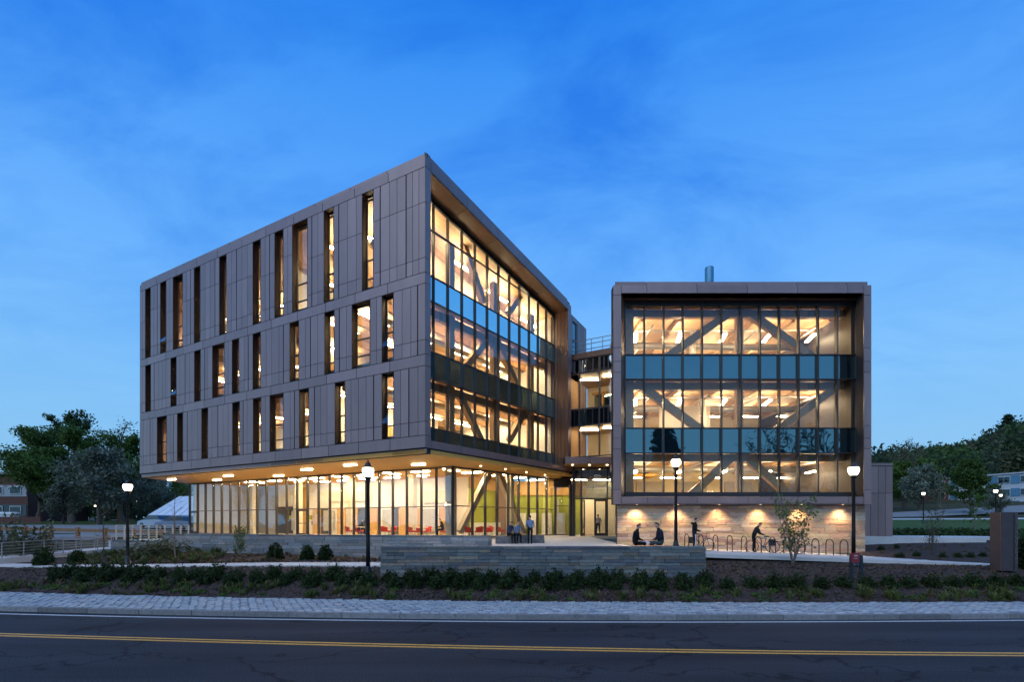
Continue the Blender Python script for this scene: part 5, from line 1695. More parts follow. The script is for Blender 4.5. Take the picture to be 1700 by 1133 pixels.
# --- young trees
def stem_tree(name, label, seed, h, n_stem, spread, n_leaf, leaf, leaf_size, stem_r=.022, bark=BARK_P, low=.25):
    t = thing(name, label, 'tree')
    rnd = random.Random(seed); rng = np.random.default_rng(seed); mb = MB(); cen = []
    for i in range(n_stem):
        a = i * 6.283 / n_stem + rnd.uniform(-.5, .5); r = spread * rnd.uniform(.25, 1.0) * (0 if n_stem == 1 else 1)
        hh = h * rnd.uniform(.78, 1.0)
        pts = [Vector((0, 0, -.05))]
        for k in range(1, 7):
            f = k / 6
            pts.append(Vector((math.cos(a) * r * f + rnd.uniform(-.04, .04) * h * .3, math.sin(a) * r * f + rnd.uniform(-.04, .04) * h * .3, hh * f)))
        mb.tube(pts, [stem_r * (1 - .13 * k) for k in range(7)], 5, cap=False)
        for k in range(2, 7):
            for j in range(3):
                if k / 6 < low: continue
                b0 = pts[k - 1].lerp(pts[k], rnd.random()); an = rnd.uniform(0, 6.28); ln = h * rnd.uniform(.10, .24) * (1.2 - k / 9) * (1 if n_stem > 1 else 1.7)
                e = b0 + Vector((math.cos(an) * ln * .75, math.sin(an) * ln * .75, ln * rnd.uniform(.3, .9)))
                mb.tube([b0, b0.lerp(e, .5), e], [.008, .006, .003], 4, cap=False)
                for q in range(3):
                    e2 = b0.lerp(e, rnd.uniform(.3, 1)) + Vector((rnd.uniform(-1, 1), rnd.uniform(-1, 1), rnd.uniform(-.4, 1))) * ln * .4
                    mb.tube([b0.lerp(e, .6), e2], [.005, .002], 3, cap=False)
                    cen += [tuple(e2 + Vector((rnd.gauss(0, .07), rnd.gauss(0, .07), rnd.gauss(0, .07)))) for _ in range(max(1, n_leaf // (n_stem * 45)))]
    child('trunk', mb.mesh('trunk', bark), t)
    if n_leaf: child('crown', quads('crown', cen, leaf_size, leaf, rng, up=.6), t)
    return t
put(stem_tree('multi_stem_tree', 'young many-stemmed tree in leaf before the bike racks', 5, 3.2, 9, 1.35, 820, LEAF_A, .085), P(1316, 0, 22.3).x, 22.3)
put(stem_tree('sapling', 'bare young tree with pale trunk before the left end of the glazing', 7, 3.9, 1, .5, 0, LEAF_A, .08, .045, low=.42), P(291, 0, 26.3).x, 26.3)
put(stem_tree('sapling', 'bare sapling with fan of twigs left of the lamp post', 9, 3.4, 1, .5, 0, LEAF_A, .08, .04, BARK, low=.35), P(172, 0, 27.5).x, 27.5)
put(stem_tree('sapling', 'small leafy sapling in front of the terrace wall', 11, 1.75, 4, .4, 420, LEAF_A, .075), P(398, 0, 27.0).x, 27.0)
put(stem_tree('sapling', 'thin leafless sapling on the mulch bank right of the building', 13, 2.6, 5, .7, 120, LEAF_D, .06, .018, BARK), P(1548, 0, 27.2).x, 27.2)
put(stem_tree('sapling', 'slender young tree on the lawn edge behind the kerb wall', 15, 3.6, 1, .5, 420, LEAF_A, .11, .03), P(1620, 0, 39).x, 39)
put(stem_tree('sapling', 'thin young tree standing on the lawn before the far lamp', 17, 4.6, 1, .5, 300, LEAF_D, .12, .03), P(1562, 0, 52).x, 52)

# --- perennials and grasses of the street-side bed: too many to count
rng = np.random.default_rng(5)
def tufts(name, spots, m, label, h, spread):
    V, F = [], []
    for (X, Y, z, s_) in spots:
        nb = int(rng.integers(14, 34))
        for _ in range(nb):
            a = rng.uniform(0, 6.283); r0 = rng.uniform(0, .06); ln = h * s_ * rng.uniform(.5, 1.15); out = rng.uniform(.1, 1.0) * spread * s_
            bx, by = X + math.cos(a) * r0, Y + math.sin(a) * r0
            w = .012 * s_ + .006
            px_, py_ = -math.sin(a) * w, math.cos(a) * w
            mx_, my_ = bx + math.cos(a) * out * .45, by + math.sin(a) * out * .45
            ex_, ey_ = bx + math.cos(a) * out, by + math.sin(a) * out
            o = len(V)
            V += [(bx - px_, by - py_, z), (bx + px_, by + py_, z), (mx_ + px_, my_ + py_, z + ln * .65), (mx_ - px_, my_ - py_, z + ln * .65), (ex_, ey_, z + ln * rng.uniform(.75, 1.0))]
            F += [(o, o + 1, o + 2, o + 3), (o + 3, o + 2, o + 4)]
    me = bpy.data.meshes.new(name); me.from_pydata(V, [], F); me.materials.append(m); me.update()
    return tag(link(name, me), label, 'plants', kind='stuff')
sp1, sp2, sp3 = [], [], []
for i in range(520):
    X = rng.uniform(-23, 23); v = rng.uniform(.10, 1.0) ** 1.0
    Y = back_y(X) + v
    if noise.noise(Vector((X * .7, Y * .9, 5))) < -.12: continue
    (sp1 if rng.random() < .78 else sp2).append((X, Y, ground_z(X, Y) - .02, rng.uniform(.5, 1.25)))
for i in range(260):
    X = rng.uniform(-23, -4.5); Y = rng.uniform(24.0, 28.6)
    if Y > 29.2 + (X + 20) * -.19: continue
    sp2.append((X, Y, ground_z(X, Y) - .02, rng.uniform(.5, 1.1)))
for i in range(140):
    X = rng.uniform(-25, -16); Y = rng.uniform(24.6, 30)
    sp1.append((X, Y, ground_z(X, Y) - .02, rng.uniform(.7, 1.5)))
for i in range(110):
    X = rng.uniform(9, 30); Y = rng.uniform(25.0, 31)
    if X < 21.3: continue
    sp2.append((X, Y, ground_z(X, Y) - .02, rng.uniform(.4, .9)))
for i in range(70):
    X = rng.uniform(8, 22); Y = back_y(X) + rng.uniform(1.8, 5)
    sp2.append((X, Y, ground_z(X, Y) - .02, rng.uniform(.3, .6)))
tufts('perennial_planting', sp1, TUFT, 'low green perennials scattered over the mulch along the street strip', .34, .26)
tufts('dry_grass_tufts', sp2, TUFT2, 'dry tan grass tufts scattered over the mulch beds', .26, .24)
cen = []
for i in range(150):
    X = rng.uniform(-23, 23); Y = back_y(X) + rng.uniform(.15, .95)
    if noise.noise(Vector((X * .5, Y * .9, 15))) < 0.02: continue
    r = rng.uniform(.10, .26); n = 70
    u_ = rng.normal(size=(n, 3)); u_[:, 2] = np.abs(u_[:, 2]); u_ /= np.linalg.norm(u_, axis=1)[:, None]
    cen.append(np.stack([X + u_[:, 0] * r, Y + u_[:, 1] * r, ground_z(X, Y) + u_[:, 2] * r * .8 * rng.uniform(.5, 1, n)], 1))
lowm = link('ground_cover', quads('ground_cover', np.concatenate(cen), .055, [LEAF_A], rng, up=.6))
tag(lowm, 'leafy green ground cover mounds along the street strip', 'plants', kind='stuff')
# loose bark pieces give the mulch its broken surface
cen = []
for i in range(15000):
    X = rng.uniform(-24, 24); v = rng.uniform(0.03, 6.5) if X > 7.9 or X < -5.4 else rng.uniform(.03, 1.9)
    Y = back_y(X) + v
    if X > 7.9 and Y > 22.9: continue
    cen.append((X, Y, ground_z(X, Y) + .012))
chips = link('bark_chips', quads('bark_chips', cen, .075, [M('bark_chip', (0.075, 0.053, 0.042), rough=.95, var=.5, scale=15)], rng, up=0.0, aspect=2.0))
tag(chips, 'brown bark chips covering the planting bed', 'mulch', kind='stuff')

# =================================================================== STREET FURNITURE
def lamp_proto(label, loc, scale=1.0, group=None, light=True):
    t = thing('street_lamp', label, 'street lamp', loc, 0, group)
    t.scale = (scale,) * 3
    child('base', MB().lathe([(.19, 0), (.19, .10), (.15, .14), (.14, .34), (.105, .44), (.10, .52), (.085, .56)], 16).mesh('base', BLACK, True), t)
    child('pole', MB().lathe([(.078, .5), (.072, 1.5), (.060, 3.66), (.075, 3.68), (.075, 3.72)], 14).mesh('pole', BLACK, True), t)
    child('collar', MB().lathe([(.06, 3.70), (.11, 3.76), (.135, 3.82), (.12, 3.86)], 16).mesh('collar', BLACK, True), t)
    child('globe', MB().lathe([(.115, 3.85), (.17, 3.93), (.205, 4.03), (.212, 4.10), (.20, 4.17), (.17, 4.205)], 20).mesh('globe', GLOBE, True), t)
    cap = child('cap', MB().lathe([(.185, 4.20), (.19, 4.23), (.13, 4.27), (.10, 4.30), (.095, 4.36), (.05, 4.40), (.03, 4.42)], 18).mesh('cap', BLACK, True), t)
    child('finial', MB().lathe([(.02, 4.41), (.034, 4.45), (.014, 4.48), (.006, 4.56)], 10).mesh('finial', BLACK, True), cap)
    if light:
        la = bpy.data.lights.new('lamp_light', 'POINT'); la.energy = 110; la.color = (1, .78, .5); la.shadow_soft_size = .26
        lo = bpy.data.objects.new('lamp_light', la); COL.objects.link(lo); lo.location = (0, 0, 4.05); lo.parent = t
    return t
def lamp_at(x, ytop, d, label, zbase=None, proto=None):
    X = P(x, 0, d).x
    zb = ground_z(X, d) - .02 if zbase is None else zbase
    zt = (HY - ytop) / FPX * d
    return (X, d, zb), (zt - zb) / 4.56
GRPL = 'globe street lamps'
loc, s_ = lamp_at(611, 761, 19.4, '')
L0 = lamp_proto('black globe street lamp in the middle standing left of the seat wall', loc, s_, GRPL)
for x, yt, d, zb, lb_ in ((1122, 750, 21.4, -1.36, 'black globe street lamp on the plaza beside the seated pair'),
                          (212, 793, 24.0, None, 'black globe street lamp at the far left before the trees'),
                          (1417, 762, 21.6, None, 'black globe street lamp behind the small red sign on the right')):
    loc, s_ = lamp_at(x, yt, d, '', zb)
    copy_tree(L0, loc, 0, lb_, s_)
    la = bpy.data.objects.new('x', None); bpy.data.objects.remove(la)
for x, yt, d, lb_ in ((1533, 814, 62, 'distant lit lamp post on the lawn'), (1653, 809, 58, 'distant lit lamp post left above the pylon sign'),
                      (1661.5, 818, 72, 'small distant warm lamp right above the pylon sign'), (1514, 773, 118, 'tiny lit lamp high among the hillside trees'),
                      (229, 829, 70, 'tiny lit lamp between the left trees'), (158, 837, 74, 'tiny lamp glowing low in the left trees')):
    loc, s_ = lamp_at(x, yt, d, '')
    copy_tree(L0, loc, 0, lb_, (min(1.0, s_), min(1.0, s_), s_))

# bike hoops
HOOP = M('hoop_black', (0.02, 0.018, 0.018), rough=.35, var=.1)
def hoop(X, Y, label):
    z = plaza_z(X, Y)
    t = thing('bike_rack', label, 'bike rack', (X, Y, z), 0, 'bike racks along the stone wall')
    pts = [(0, -.32, 0), (0, -.32, .62)] + [(0, -.32 * math.cos(a), .62 + .27 * math.sin(a)) for a in np.linspace(.25, math.pi - .25, 7)] + [(0, .32, .62), (0, .32, 0)]
    if 'h' not in _rough:
        _rough['h'] = MB().tube(pts, .026, 8).mesh('hoop', HOOP, True)
        _rough['hf'] = MB().lathe([(.07, 0), (.07, .012)], 12).mesh('foot_plate', HOOP)
    child('hoop', _rough['h'], t)
    for y in (-.32, .32):
        f = child('foot_plate', _rough['hf'], t); f.location = (0, y, 0)
    return t
hoop_x = [1140, 1163.6] + [1187.8 + 23.7 * i for i in range(10)]
for i, x in enumerate(hoop_x):
    hoop(P(x, 0, 27.3).x, 27.3, '%s bike rack hoop from the left along the stone wall' % ORD[i])


def bicycle(label, loc, rz, frame_col, scale=1.0, bag=False, tilt=0.0):
    FR_ = M('bike_frame_' + str(len(bpy.data.materials)), frame_col, rough=.35, var=.05)
    t = thing('bicycle', label, 'bicycle', loc, rz)
    t.rotation_euler = (tilt, 0, rz)
    R_ = .34
    for wx in (-.52, .52):
        mb = MB()
        n = 28
        for k in range(n):
            a0, a1 = 2 * math.pi * k / n, 2 * math.pi * (k + 1) / n
            mb.tube([(wx + R_ * math.cos(a0), 0, R_ + R_ * math.sin(a0)), (wx + R_ * math.cos(a1), 0, R_ + R_ * math.sin(a1))], .021, 5, cap=False)
        w = child('wheel', mb.mesh('wheel', BLACK), t)
        sp = MB()
        for k in range(12):
            a = 2 * math.pi * k / 12; sp.tube([(wx, 0, R_), (wx + R_ * math.cos(a), 0, R_ + R_ * math.sin(a))], .004, 3, cap=False)
        sp.tube([(wx, -.05, R_), (wx, .05, R_)], .025, 8)
        child('spokes', sp.mesh('spokes', STEEL), w)
    f = MB()
    bb, st, hd, ra, fa = (-.08, 0, .30), (-.20, 0, .80), (.36, 0, .80), (-.52, 0, .34), (.52, 0, .34)
    for a, b_, r in ((bb, st, .017), (st, hd, .016), (bb, hd, .019), (ra, bb, .011), (ra, st, .010), (hd, fa, .014), (hd, (.33, 0, .93), .014), (st, (-.22, 0, .90), .012)):
        f.tube([a, b_], r, 6)
    child('frame', f.mesh('frame', FR_), t)
    child('saddle', MB().hexa([(-.36, -.07, .89), (-.10, -.02, .89), (-.10, .02, .89), (-.36, .07, .89)], [(-.36, -.08, .94), (-.10, -.02, .93), (-.10, .02, .93), (-.36, .08, .94)]).mesh('saddle', BLACK), t)
    hb = MB(); hb.tube([(.30, -.30, .98), (.36, -.18, .96), (.33, 0, .94), (.36, .18, .96), (.30, .30, .98)], .013, 6)
    child('handlebar', hb.mesh('handlebar', BLACK), t)
    cr_ = MB(); cr_.lathe([(.09, -.005), (.09, .005)], 14); me = cr_.mesh('crank', STEEL)
    c_ = child('crank', me, t); c_.location = (-.08, -.05, .30); c_.rotation_euler = (RAD(90), 0, 0)
    if bag:
        bg = MB().box((-.50, -.13, .56), (.34, .15, .36)).mesh('pannier', BLACK); child('pannier', bg, t)
    return t
def at_plaza(x, d, dz=0.0):
    X = P(x, 0, d).x
    return (X, d, plaza_z(X, d) + dz)
bicycle('black bicycle parked beside the standing person in striped trousers', at_plaza(1164, 26.9), RAD(-62), (.03, .03, .035), bag=True)
bicycle('dark bicycle with black pannier beside the bending person', at_plaza(1265, 27.0), RAD(-205), (.04, .04, .05), bag=True)
bicycle('white and turquoise bicycle leaning behind the many-stemmed tree', at_plaza(1308, 27.0), RAD(-25), (.42, .60, .62), tilt=.12)

# =================================================================== PEOPLE
SKIN = M('skin', (.45, .28, .20), rough=.55, var=.05)
HAIR_D = M('hair_dark', (.018, .013, .010), rough=.6)
HAIR_B = M('hair_fair', (.30, .20, .09), rough=.6)
SHOE = M('shoe_dark', (.02, .02, .02), rough=.6)
def cloth(name, c): return M(name, c, rough=.9, var=.15, scale=12, spec=.1)


def person(label, loc, rz, J, top, legs, hair, hair_long=False, scale=1.0, name='person', skirt=None, extra=None):
    """one skin-grown body; J: joints in the person's own space, facing +X, feet (or seat) on z = 0"""
    t = thing(name, label, 'person', loc, rz)
    t.scale = (scale,) * 3
    chain = []
    V, E_, Rr, kind = [], [], [], []
    def add(p, r, k, frm=None):
        V.append(tuple(p)); Rr.append(r); kind.append(k)
        if frm is not None: E_.append((frm, len(V) - 1))
        return len(V) - 1
    pel = add(J['pelvis'], (.135, .155), 'legs')
    pv, ch, nk, hd = (Vector(J[k]) for k in ('pelvis', 'chest', 'neck', 'head'))
    wa = add(pv.lerp(ch, .45), (.115, .145), 'top', pel)
    c = add(ch, (.125, .175), 'top', wa)
    n1 = add(ch.lerp(nk, .72), (.085, .10), 'top', c)
    n2 = add(nk, (.052, .055), 'skin', n1)
    face = Vector(J.get('face', (1, 0, 0))).normalized()
    up = (hd - nk).normalized()
    h0 = add(nk.lerp(hd, .45), (.066, .062), 'skin', n2)
    h1 = add(hd, (.094, .076), 'skin', h0)
    h2 = add(hd + up * .085, (.078, .066), 'skin', h1)
    for s_ in ('l', 'r'):
        sh, el, ha = (Vector(J[k + s_]) for k in ('sh', 'el', 'ha'))
        a = add(sh, .068, 'top', c); a2 = add(sh.lerp(el, .5), .056, 'top', a); b_ = add(el, .046, 'top', a2)
        w = add(el.lerp(ha, .88), .032, 'top', b_); h = add(ha, .034, 'skin', w)
        hp, kn, an = (Vector(J[k + s_]) for k in ('hp', 'kn', 'an'))
        a = add(hp, .092, 'legs', pel); a2 = add(hp.lerp(kn, .5), .082, 'legs', a); b_ = add(kn, .060, 'legs', a2)
        b2 = add(kn.lerp(an, .4), .055, 'legs', b_); an_ = add(an, .040, 'legs', b2)
        add(Vector(J['to' + s_]), .036, 'shoe', an_)
    me = bpy.data.meshes.new('b'); me.from_pydata(V, E_, [])
    ob = bpy.data.objects.new('b', me); COL.objects.link(ob)
    ob.modifiers.new('s', 'SKIN'); sub = ob.modifiers.new('u', 'SUBSURF'); sub.levels = 1
    for i, sv in enumerate(me.skin_vertices[0].data):
        sv.radius = Rr[i] if isinstance(Rr[i], tuple) else (Rr[i], Rr[i])
        sv.use_root = (i == 0)
    body = bpy.data.meshes.new_from_object(ob.evaluated_get(bpy.context.evaluated_depsgraph_get()))
    bpy.data.objects.remove(ob)
    # fingers, nose and ears grown onto the same mesh
    ex_ = MB()
    for s_ in ('l', 'r'):
        el, ha = Vector(J['el' + s_]), Vector(J['ha' + s_])
        d = (ha - el).normalized(); sd_ = d.cross(Vector((0, 0, 1)))
        sd_ = sd_.normalized() if sd_.length > .1 else Vector((0, 1, 0))
        dn = d.cross(sd_).normalized()
        for k, ln in enumerate((.075, .085, .08, .065)):
            b0 = ha + sd_ * (.026 - .0175 * k) + d * .01
            ex_.tube([b0, b0 + d * ln * .55, b0 + d * ln * .9 - dn * .025], [.010, .009, .007], 5)
        ex_.tube([ha - d * .02 + sd_ * .025, ha + sd_ * .055 + d * .02, ha + sd_ * .055 + d * .055], [.011, .010, .008], 5)
    side = face.cross(up).normalized()
    ex_.tube([hd + face * .075 + up * .015, hd + face * .108 - up * .018, hd + face * .085 - up * .03], [.010, .014, .010], 5)
    for q in (-1, 1): ex_.tube([hd + side * q * .070 - face * .01 + up * .03, hd + side * q * .085 - face * .015, hd + side * q * .070 - up * .03], [.008, .014, .008], 5)
    bm = bmesh.new(); bm.from_mesh(body)
    off = len(bm.verts)
    vs_ = [bm.verts.new(p) for p in ex_.v]
    n_body = len(bm.faces)
    for f in ex_.f:
        bm.faces.new([vs_[i] for i in f])
    bm.faces.ensure_lookup_table()
    kinds = ['top', 'legs', 'skin', 'shoe']
    Vv = [Vector(v) for v in V]
    for i, f in enumerate(bm.faces):
        f.smooth = True
        if i >= n_body: f.material_index = 2; continue
        cc = f.calc_center_median()
        j = min(range(len(Vv)), key=lambda q: (Vv[q] - cc).length - (Rr[q] if not isinstance(Rr[q], tuple) else Rr[q][0]))
        f.material_index = kinds.index(kind[j])
    bm.to_mesh(body); bm.free()
    for m in (top, legs, SKIN, SHOE): body.materials.append(m)
    child('body', body, t)
    hb = MB()
    back = -face
    prof = 9
    cap_c = hd + up * .05 + back * .018
    for i in range(prof):
        th = (math.pi * .60) * i / (prof - 1)
        for j in range(14):
            ph = 2 * math.pi * j / 14
            r = .094 * math.sin(th)
            dz = .100 * math.cos(th)
            if math.cos(ph) > .1 and th > 1.0: r *= .45                 # the hairline: below it the shell runs inside the head
            dirv = face * math.cos(ph) * r + side * math.sin(ph) * r * .86
            if hair_long and math.cos(ph) < .2 and i == prof - 1: dz -= .16
            hb.v.append(tuple(cap_c + dirv + up * dz))
    for i in range(prof - 1):
        for j in range(14):
            hb.f.append((i * 14 + j, i * 14 + (j + 1) % 14, (i + 1) * 14 + (j + 1) % 14, (i + 1) * 14 + j)); hb.m.append(0)
    child('hair', hb.mesh('hair', hair, True), t)
    if extra: extra(t)
    return t


def stand(lean=0.0, arms=None, step=0.0, look=(1, 0, 0)):
    J = dict(pelvis=(0, 0, .95), chest=(.02 + lean * .35, 0, 1.32 - abs(lean) * .06), neck=(.03 + lean * .55, 0, 1.50 - abs(lean) * .14), head=(.05 + lean * .72, 0, 1.61 - abs(lean) * .20), face=look)
    for s_, q in (('l', 1), ('r', -1)):
        J['sh' + s_] = (.02 + lean * .42, .19 * q, 1.40 - abs(lean) * .10)
        J['el' + s_] = (-.02 + lean * .45, .25 * q, 1.12 - abs(lean) * .12); J['ha' + s_] = (.08 + lean * .55, .25 * q, .88 - abs(lean) * .1)
        J['hp' + s_] = (0, .095 * q, .90); J['kn' + s_] = (.03 + step * q, .10 * q, .50); J['an' + s_] = (-.02 + step * 1.6 * q, .10 * q, .09); J['to' + s_] = (.14 + step * 1.6 * q, .11 * q, .04)
    if arms:
        for k, v in arms.items(): J[k] = v
    return J
def cross_legged(look=(1, 0, 0)):
    J = dict(pelvis=(-.02, 0, .13), chest=(.06, 0, .50), neck=(.11, 0, .68), head=(.16, 0, .79), face=look)
    for s_, q in (('l', 1), ('r', -1)):
        J['sh' + s_] = (.06, .19 * q, .58); J['el' + s_] = (.10, .26 * q, .32); J['ha' + s_] = (.30, .12 * q, .24)
        J['hp' + s_] = (.02, .10 * q, .12); J['kn' + s_] = (.36, .33 * q, .13); J['an' + s_] = (.34, -.10 * q, .07); J['to' + s_] = (.38, -.22 * q, .06)
    return J
def seated(fwd=.10, seat=.46, look=(1, 0, -.15)):
    J = dict(pelvis=(0, 0, seat + .12), chest=(fwd, 0, seat + .50), neck=(fwd + .07, 0, seat + .67), head=(fwd + .13, 0, seat + .78), face=look)
    for s_, q in (('l', 1), ('r', -1)):
        J['sh' + s_] = (fwd, .19 * q, seat + .58); J['el' + s_] = (fwd + .08, .24 * q, seat + .32); J['ha' + s_] = (fwd + .34, .13 * q, seat + .28)
        J['hp' + s_] = (.02, .10 * q, seat + .11); J['kn' + s_] = (.42, .11 * q, seat + .08); J['an' + s_] = (.42, .11 * q, .09); J['to' + s_] = (.56, .12 * q, .04)
    return J
BLK, NAVY, LBLUE, GREYG, CHAR = cloth('cloth_black', (.012, .012, .014)), cloth('cloth_navy', (.018, .020, .034)), cloth('cloth_light_blue', (.16, .22, .34)), cloth('cloth_grey_green', (.06, .075, .075)), cloth('cloth_charcoal', (.03, .03, .033))
DENIM = cloth('cloth_denim', (.05, .06, .10))
PAPER = M('paper_blue', (.42, .56, .72), rough=.6, var=.05)
YEL = cloth('cloth_yellow', (.45, .42, .05)); STRIPE = cloth('cloth_stripe', (.62, .66, .72))
person('person in black sitting cross-legged on the seat wall with pale sheet, facing right', (5.02, 19.70, -.975), 0, cross_legged(), BLK, BLK, HAIR_D)
tag(MB().extr([(5.28, 19.46, -.80), (5.60, 19.50, -.86), (5.62, 19.74, -.82), (5.30, 19.70, -.74)], (0, 0, .015)).build('paper_sheet', PAPER), 'pale blue sheet on the lap of the left seated person', 'paper')
def collar(t): child('collar', MB().tube([(.02, -.08, .60), (-.02, 0, .63), (.02, .08, .60)], .035, 6).mesh('collar', YEL, True), t)
person('person in navy jacket with yellow collar sitting cross-legged on the wall, facing left', (6.10, 19.70, -.975), math.pi, cross_legged(), NAVY, GREYG, HAIR_D, scale=1.06, extra=collar)
def stripe(t):
    mb = MB()
    mb.tube([(.02, -.185, .86), (.04, -.165, .5), (-.01, -.146, .12)], [.022, .018, .014], 6)
    child('trouser_stripe', mb.mesh('trouser_stripe', STRIPE), t)
    child('hood', MB().tube([(-.07, -.10, 1.44), (-.13, 0, 1.46), (-.07, .10, 1.44)], .06, 8).mesh('hood', BLK, True), t)
x_, y_, z_ = at_plaza(1152.5, 26.7)
person('person in black hooded jacket and striped trousers standing beside a bicycle', (x_, y_, z_), RAD(-8), stand(.06, {'har': (.30, -.18, 1.02), 'elr': (.06, -.25, 1.12), 'hal': (.30, .16, 1.02)}, look=(1, 0, -.35)), BLK, NAVY, HAIR_D, scale=1.03, extra=stripe)
x_, y_, z_ = at_plaza(1251, 26.7)
person('person in dark clothes bending over a bicycle at the racks', (x_, y_, z_), RAD(-15), stand(.38, {'har': (.52, -.15, .98), 'elr': (.30, -.22, 1.06), 'hal': (.52, .14, .98), 'ell': (.30, .20, 1.06)}, look=(1, 0, -.7)), CHAR, BLK, HAIR_D)
person('person in light blue jacket standing with back turned near the stone bench', (P(880, 0, 29.0).x, 29.0, -1.33), RAD(100), stand(0, {'hal': (.18, .20, 1.0), 'har': (.18, -.20, 1.0)}), LBLUE, BLK, HAIR_D)
person('person in dark blue sitting on the stone bench, left of the pair', (P(845, 0, 29.6).x, 29.55, -1.31), RAD(-50), seated(.12, .46), DENIM, BLK, HAIR_D)
person('fair-haired person in light blue shirt sitting on the stone bench', (P(857, 0, 29.5).x, 29.50, -1.31), RAD(-65), seated(.20, .46), LBLUE, BLK, HAIR_B, hair_long=True)
q = gi(5.8, 1.5); person('person in grey top sitting by the lobby window behind the middle lamp', (P(597, 0, 37.0).x, 37.0, FZ), RAD(0), seated(.1, .46), CHAR, BLK, HAIR_D)
person('person in black jacket sitting on a red chair near the lobby corner', (P(736, 0, 34.3).x, 34.3, FZ), RAD(180), seated(.1, .46), BLK, BLK, HAIR_D)
person('person in grey shirt walking inside the entrance doors', (P(993, 0, 40.8).x, 40.8, FZ), RAD(95), stand(0, step=.12), cloth('cloth_grey', (.28, .28, .32)), BLK, HAIR_D)

# =================================================================== LOBBY FURNITURE
RED = M('red_upholstery', (.55, .035, .018), rough=.7, var=.08)
def chair_proto(label, loc, rz):
    t = thing('lounge_chair', label, 'chair', loc, rz, 'red chairs in the lobby')
    mb = MB()
    n = 9
    for i in range(n):
        a = -1.25 + 2.5 * i / (n - 1)
        for r, z in ((.30, .42), (.34, .62), (.37, .82 - .10 * abs(a))):
            mb.v.append((-math.cos(a) * r, math.sin(a) * r, z))
        for r, z in ((.26, .42), (.29, .62), (.32, .80 - .10 * abs(a))):
            mb.v.append((-math.cos(a) * r, math.sin(a) * r, z))
    for i in range(n - 1):
        o, p = i * 6, (i + 1) * 6
        mb.f += [(o, p, p + 1, o + 1), (o + 1, p + 1, p + 2, o + 2), (o + 3, o + 4, p + 4, p + 3), (o + 4, o + 5, p + 5, p + 4), (o + 2, p + 2, p + 5, o + 5)]; mb.m += [0] * 5
    child('backrest', mb.mesh('backrest', RED, True), t)
    child('seat', MB().lathe([(.27, .36), (.30, .40), (.30, .45), (.26, .48)], 16).mesh('seat', RED, True), t)
    for sx, sy in ((1, 1), (1, -1), (-1, 1), (-1, -1)):
        child('leg', MB().tube([(sx * .16, sy * .16, .37), (sx * .24, sy * .24, 0)], .014, 6).mesh('leg', STEEL), t)
    return t
spots = [(581, 37.6, .5, 'red lobby chair left of the person by the middle lamp'), (593, 37.2, 2.0, 'red lobby chair under the person by the middle lamp'), (606, 37.8, 3.4, 'red lobby chair partly hidden by the middle lamp post'),
         (639, 36.6, 1.2, 'red lobby chair alone right of the middle lamp'), (651, 36.2, 4.0, 'red lobby chair right of the lone one'), (683, 35.4, .8, 'leftmost of the red chairs clustered before the oak door'),
         (694, 35.0, 2.6, 'middle one of the red chairs clustered before the oak door'), (709, 36.0, 3.9, 'rightmost of the red chairs clustered before the oak door'), (737, 34.3, 3.1, 'red chair under the person in black'),
         (779, 33.6, 1.0, 'red chair behind the foot of the lobby brace'), (795, 34.6, 2.2, 'red chair in the lobby right of the brace foot'), (812, 36.0, 4.5, 'red chair in the middle of the courtyard glazing'), (832, 37.0, .3, 'red chair behind the stone bench')]
c0 = None
for x, d, rz, lb_ in spots:
    loc = (P(x, 0, d).x, d, FZ)
    if c0 is None: c0 = chair_proto(lb_, loc, rz)
    else: copy_tree(c0, loc, rz, lb_)
t0 = None
for x, d, lb_ in ((598.5, 36.5, 'small round lobby table before the person by the lamp'), (701, 34.4, 'small round lobby table among the red chairs'), (804, 35.2, 'small round lobby table behind the courtyard glazing'), (850, 39.5, 'small round lobby table behind the bench sitters')):
    loc = (P(x, 0, d).x, d, FZ)
    if t0 is None:
        t0 = thing('round_table', lb_, 'table', loc, 0, 'round lobby tables')
        child('table_top', MB().lathe([(.40, .70), (.42, .715), (.42, .73), (.40, .74)], 20).mesh('table_top', WHITE_IN), t0)
        child('leg', MB().lathe([(.22, 0), (.20, .02), (.035, .05), (.03, .70)], 14).mesh('leg', STEEL, True), t0)
    else: copy_tree(t0, loc, 0, lb_)

# =================================================================== STONE BENCH, SIGNS
GRAN = M('rough_granite', (.14, .135, .14), rough=.85, var=.4, scale=5, bump=.9, bscale=9)
def rock(label, x0, x1, y0, y1, z0, z1, seed):
    rnd = random.Random(seed); n = 9
    mb = MB(); rings = []
    for k, (f, sh) in enumerate(((0, .03), (.35, 0), (.8, .0), (1, .05))):
        ring = []
        for (xx, yy) in [(x0 + (x1 - x0) * i / n, y0) for i in range(n)] + [(x1, y0 + (y1 - y0) * i / 3) for i in range(3)] + [(x1 - (x1 - x0) * i / n, y1) for i in range(n)] + [(x0, y1 - (y1 - y0) * i / 3) for i in range(3)]:
            cx, cy = (x0 + x1) / 2, (y0 + y1) / 2
            ring.append((xx + (cx - xx) * sh * .2 + rnd.uniform(-.03, .03), yy + (cy - yy) * sh + rnd.uniform(-.03, .03), z0 + (z1 - z0) * f + rnd.uniform(-.012, .012) * (k > 0)))
        rings.append(ring)
    m = len(rings[0])
    vs_ = [p for r in rings for p in r]
    fs_ = [tuple(range(m))[::-1], tuple(range(3 * m, 4 * m))] + [(r * m + i, r * m + (i + 1) % m, (r + 1) * m + (i + 1) % m, (r + 1) * m + i) for r in range(3) for i in range(m)]
    return tag(mb.add(vs_, fs_).build('granite_block', GRAN), label, 'bench', 'granite bench blocks')
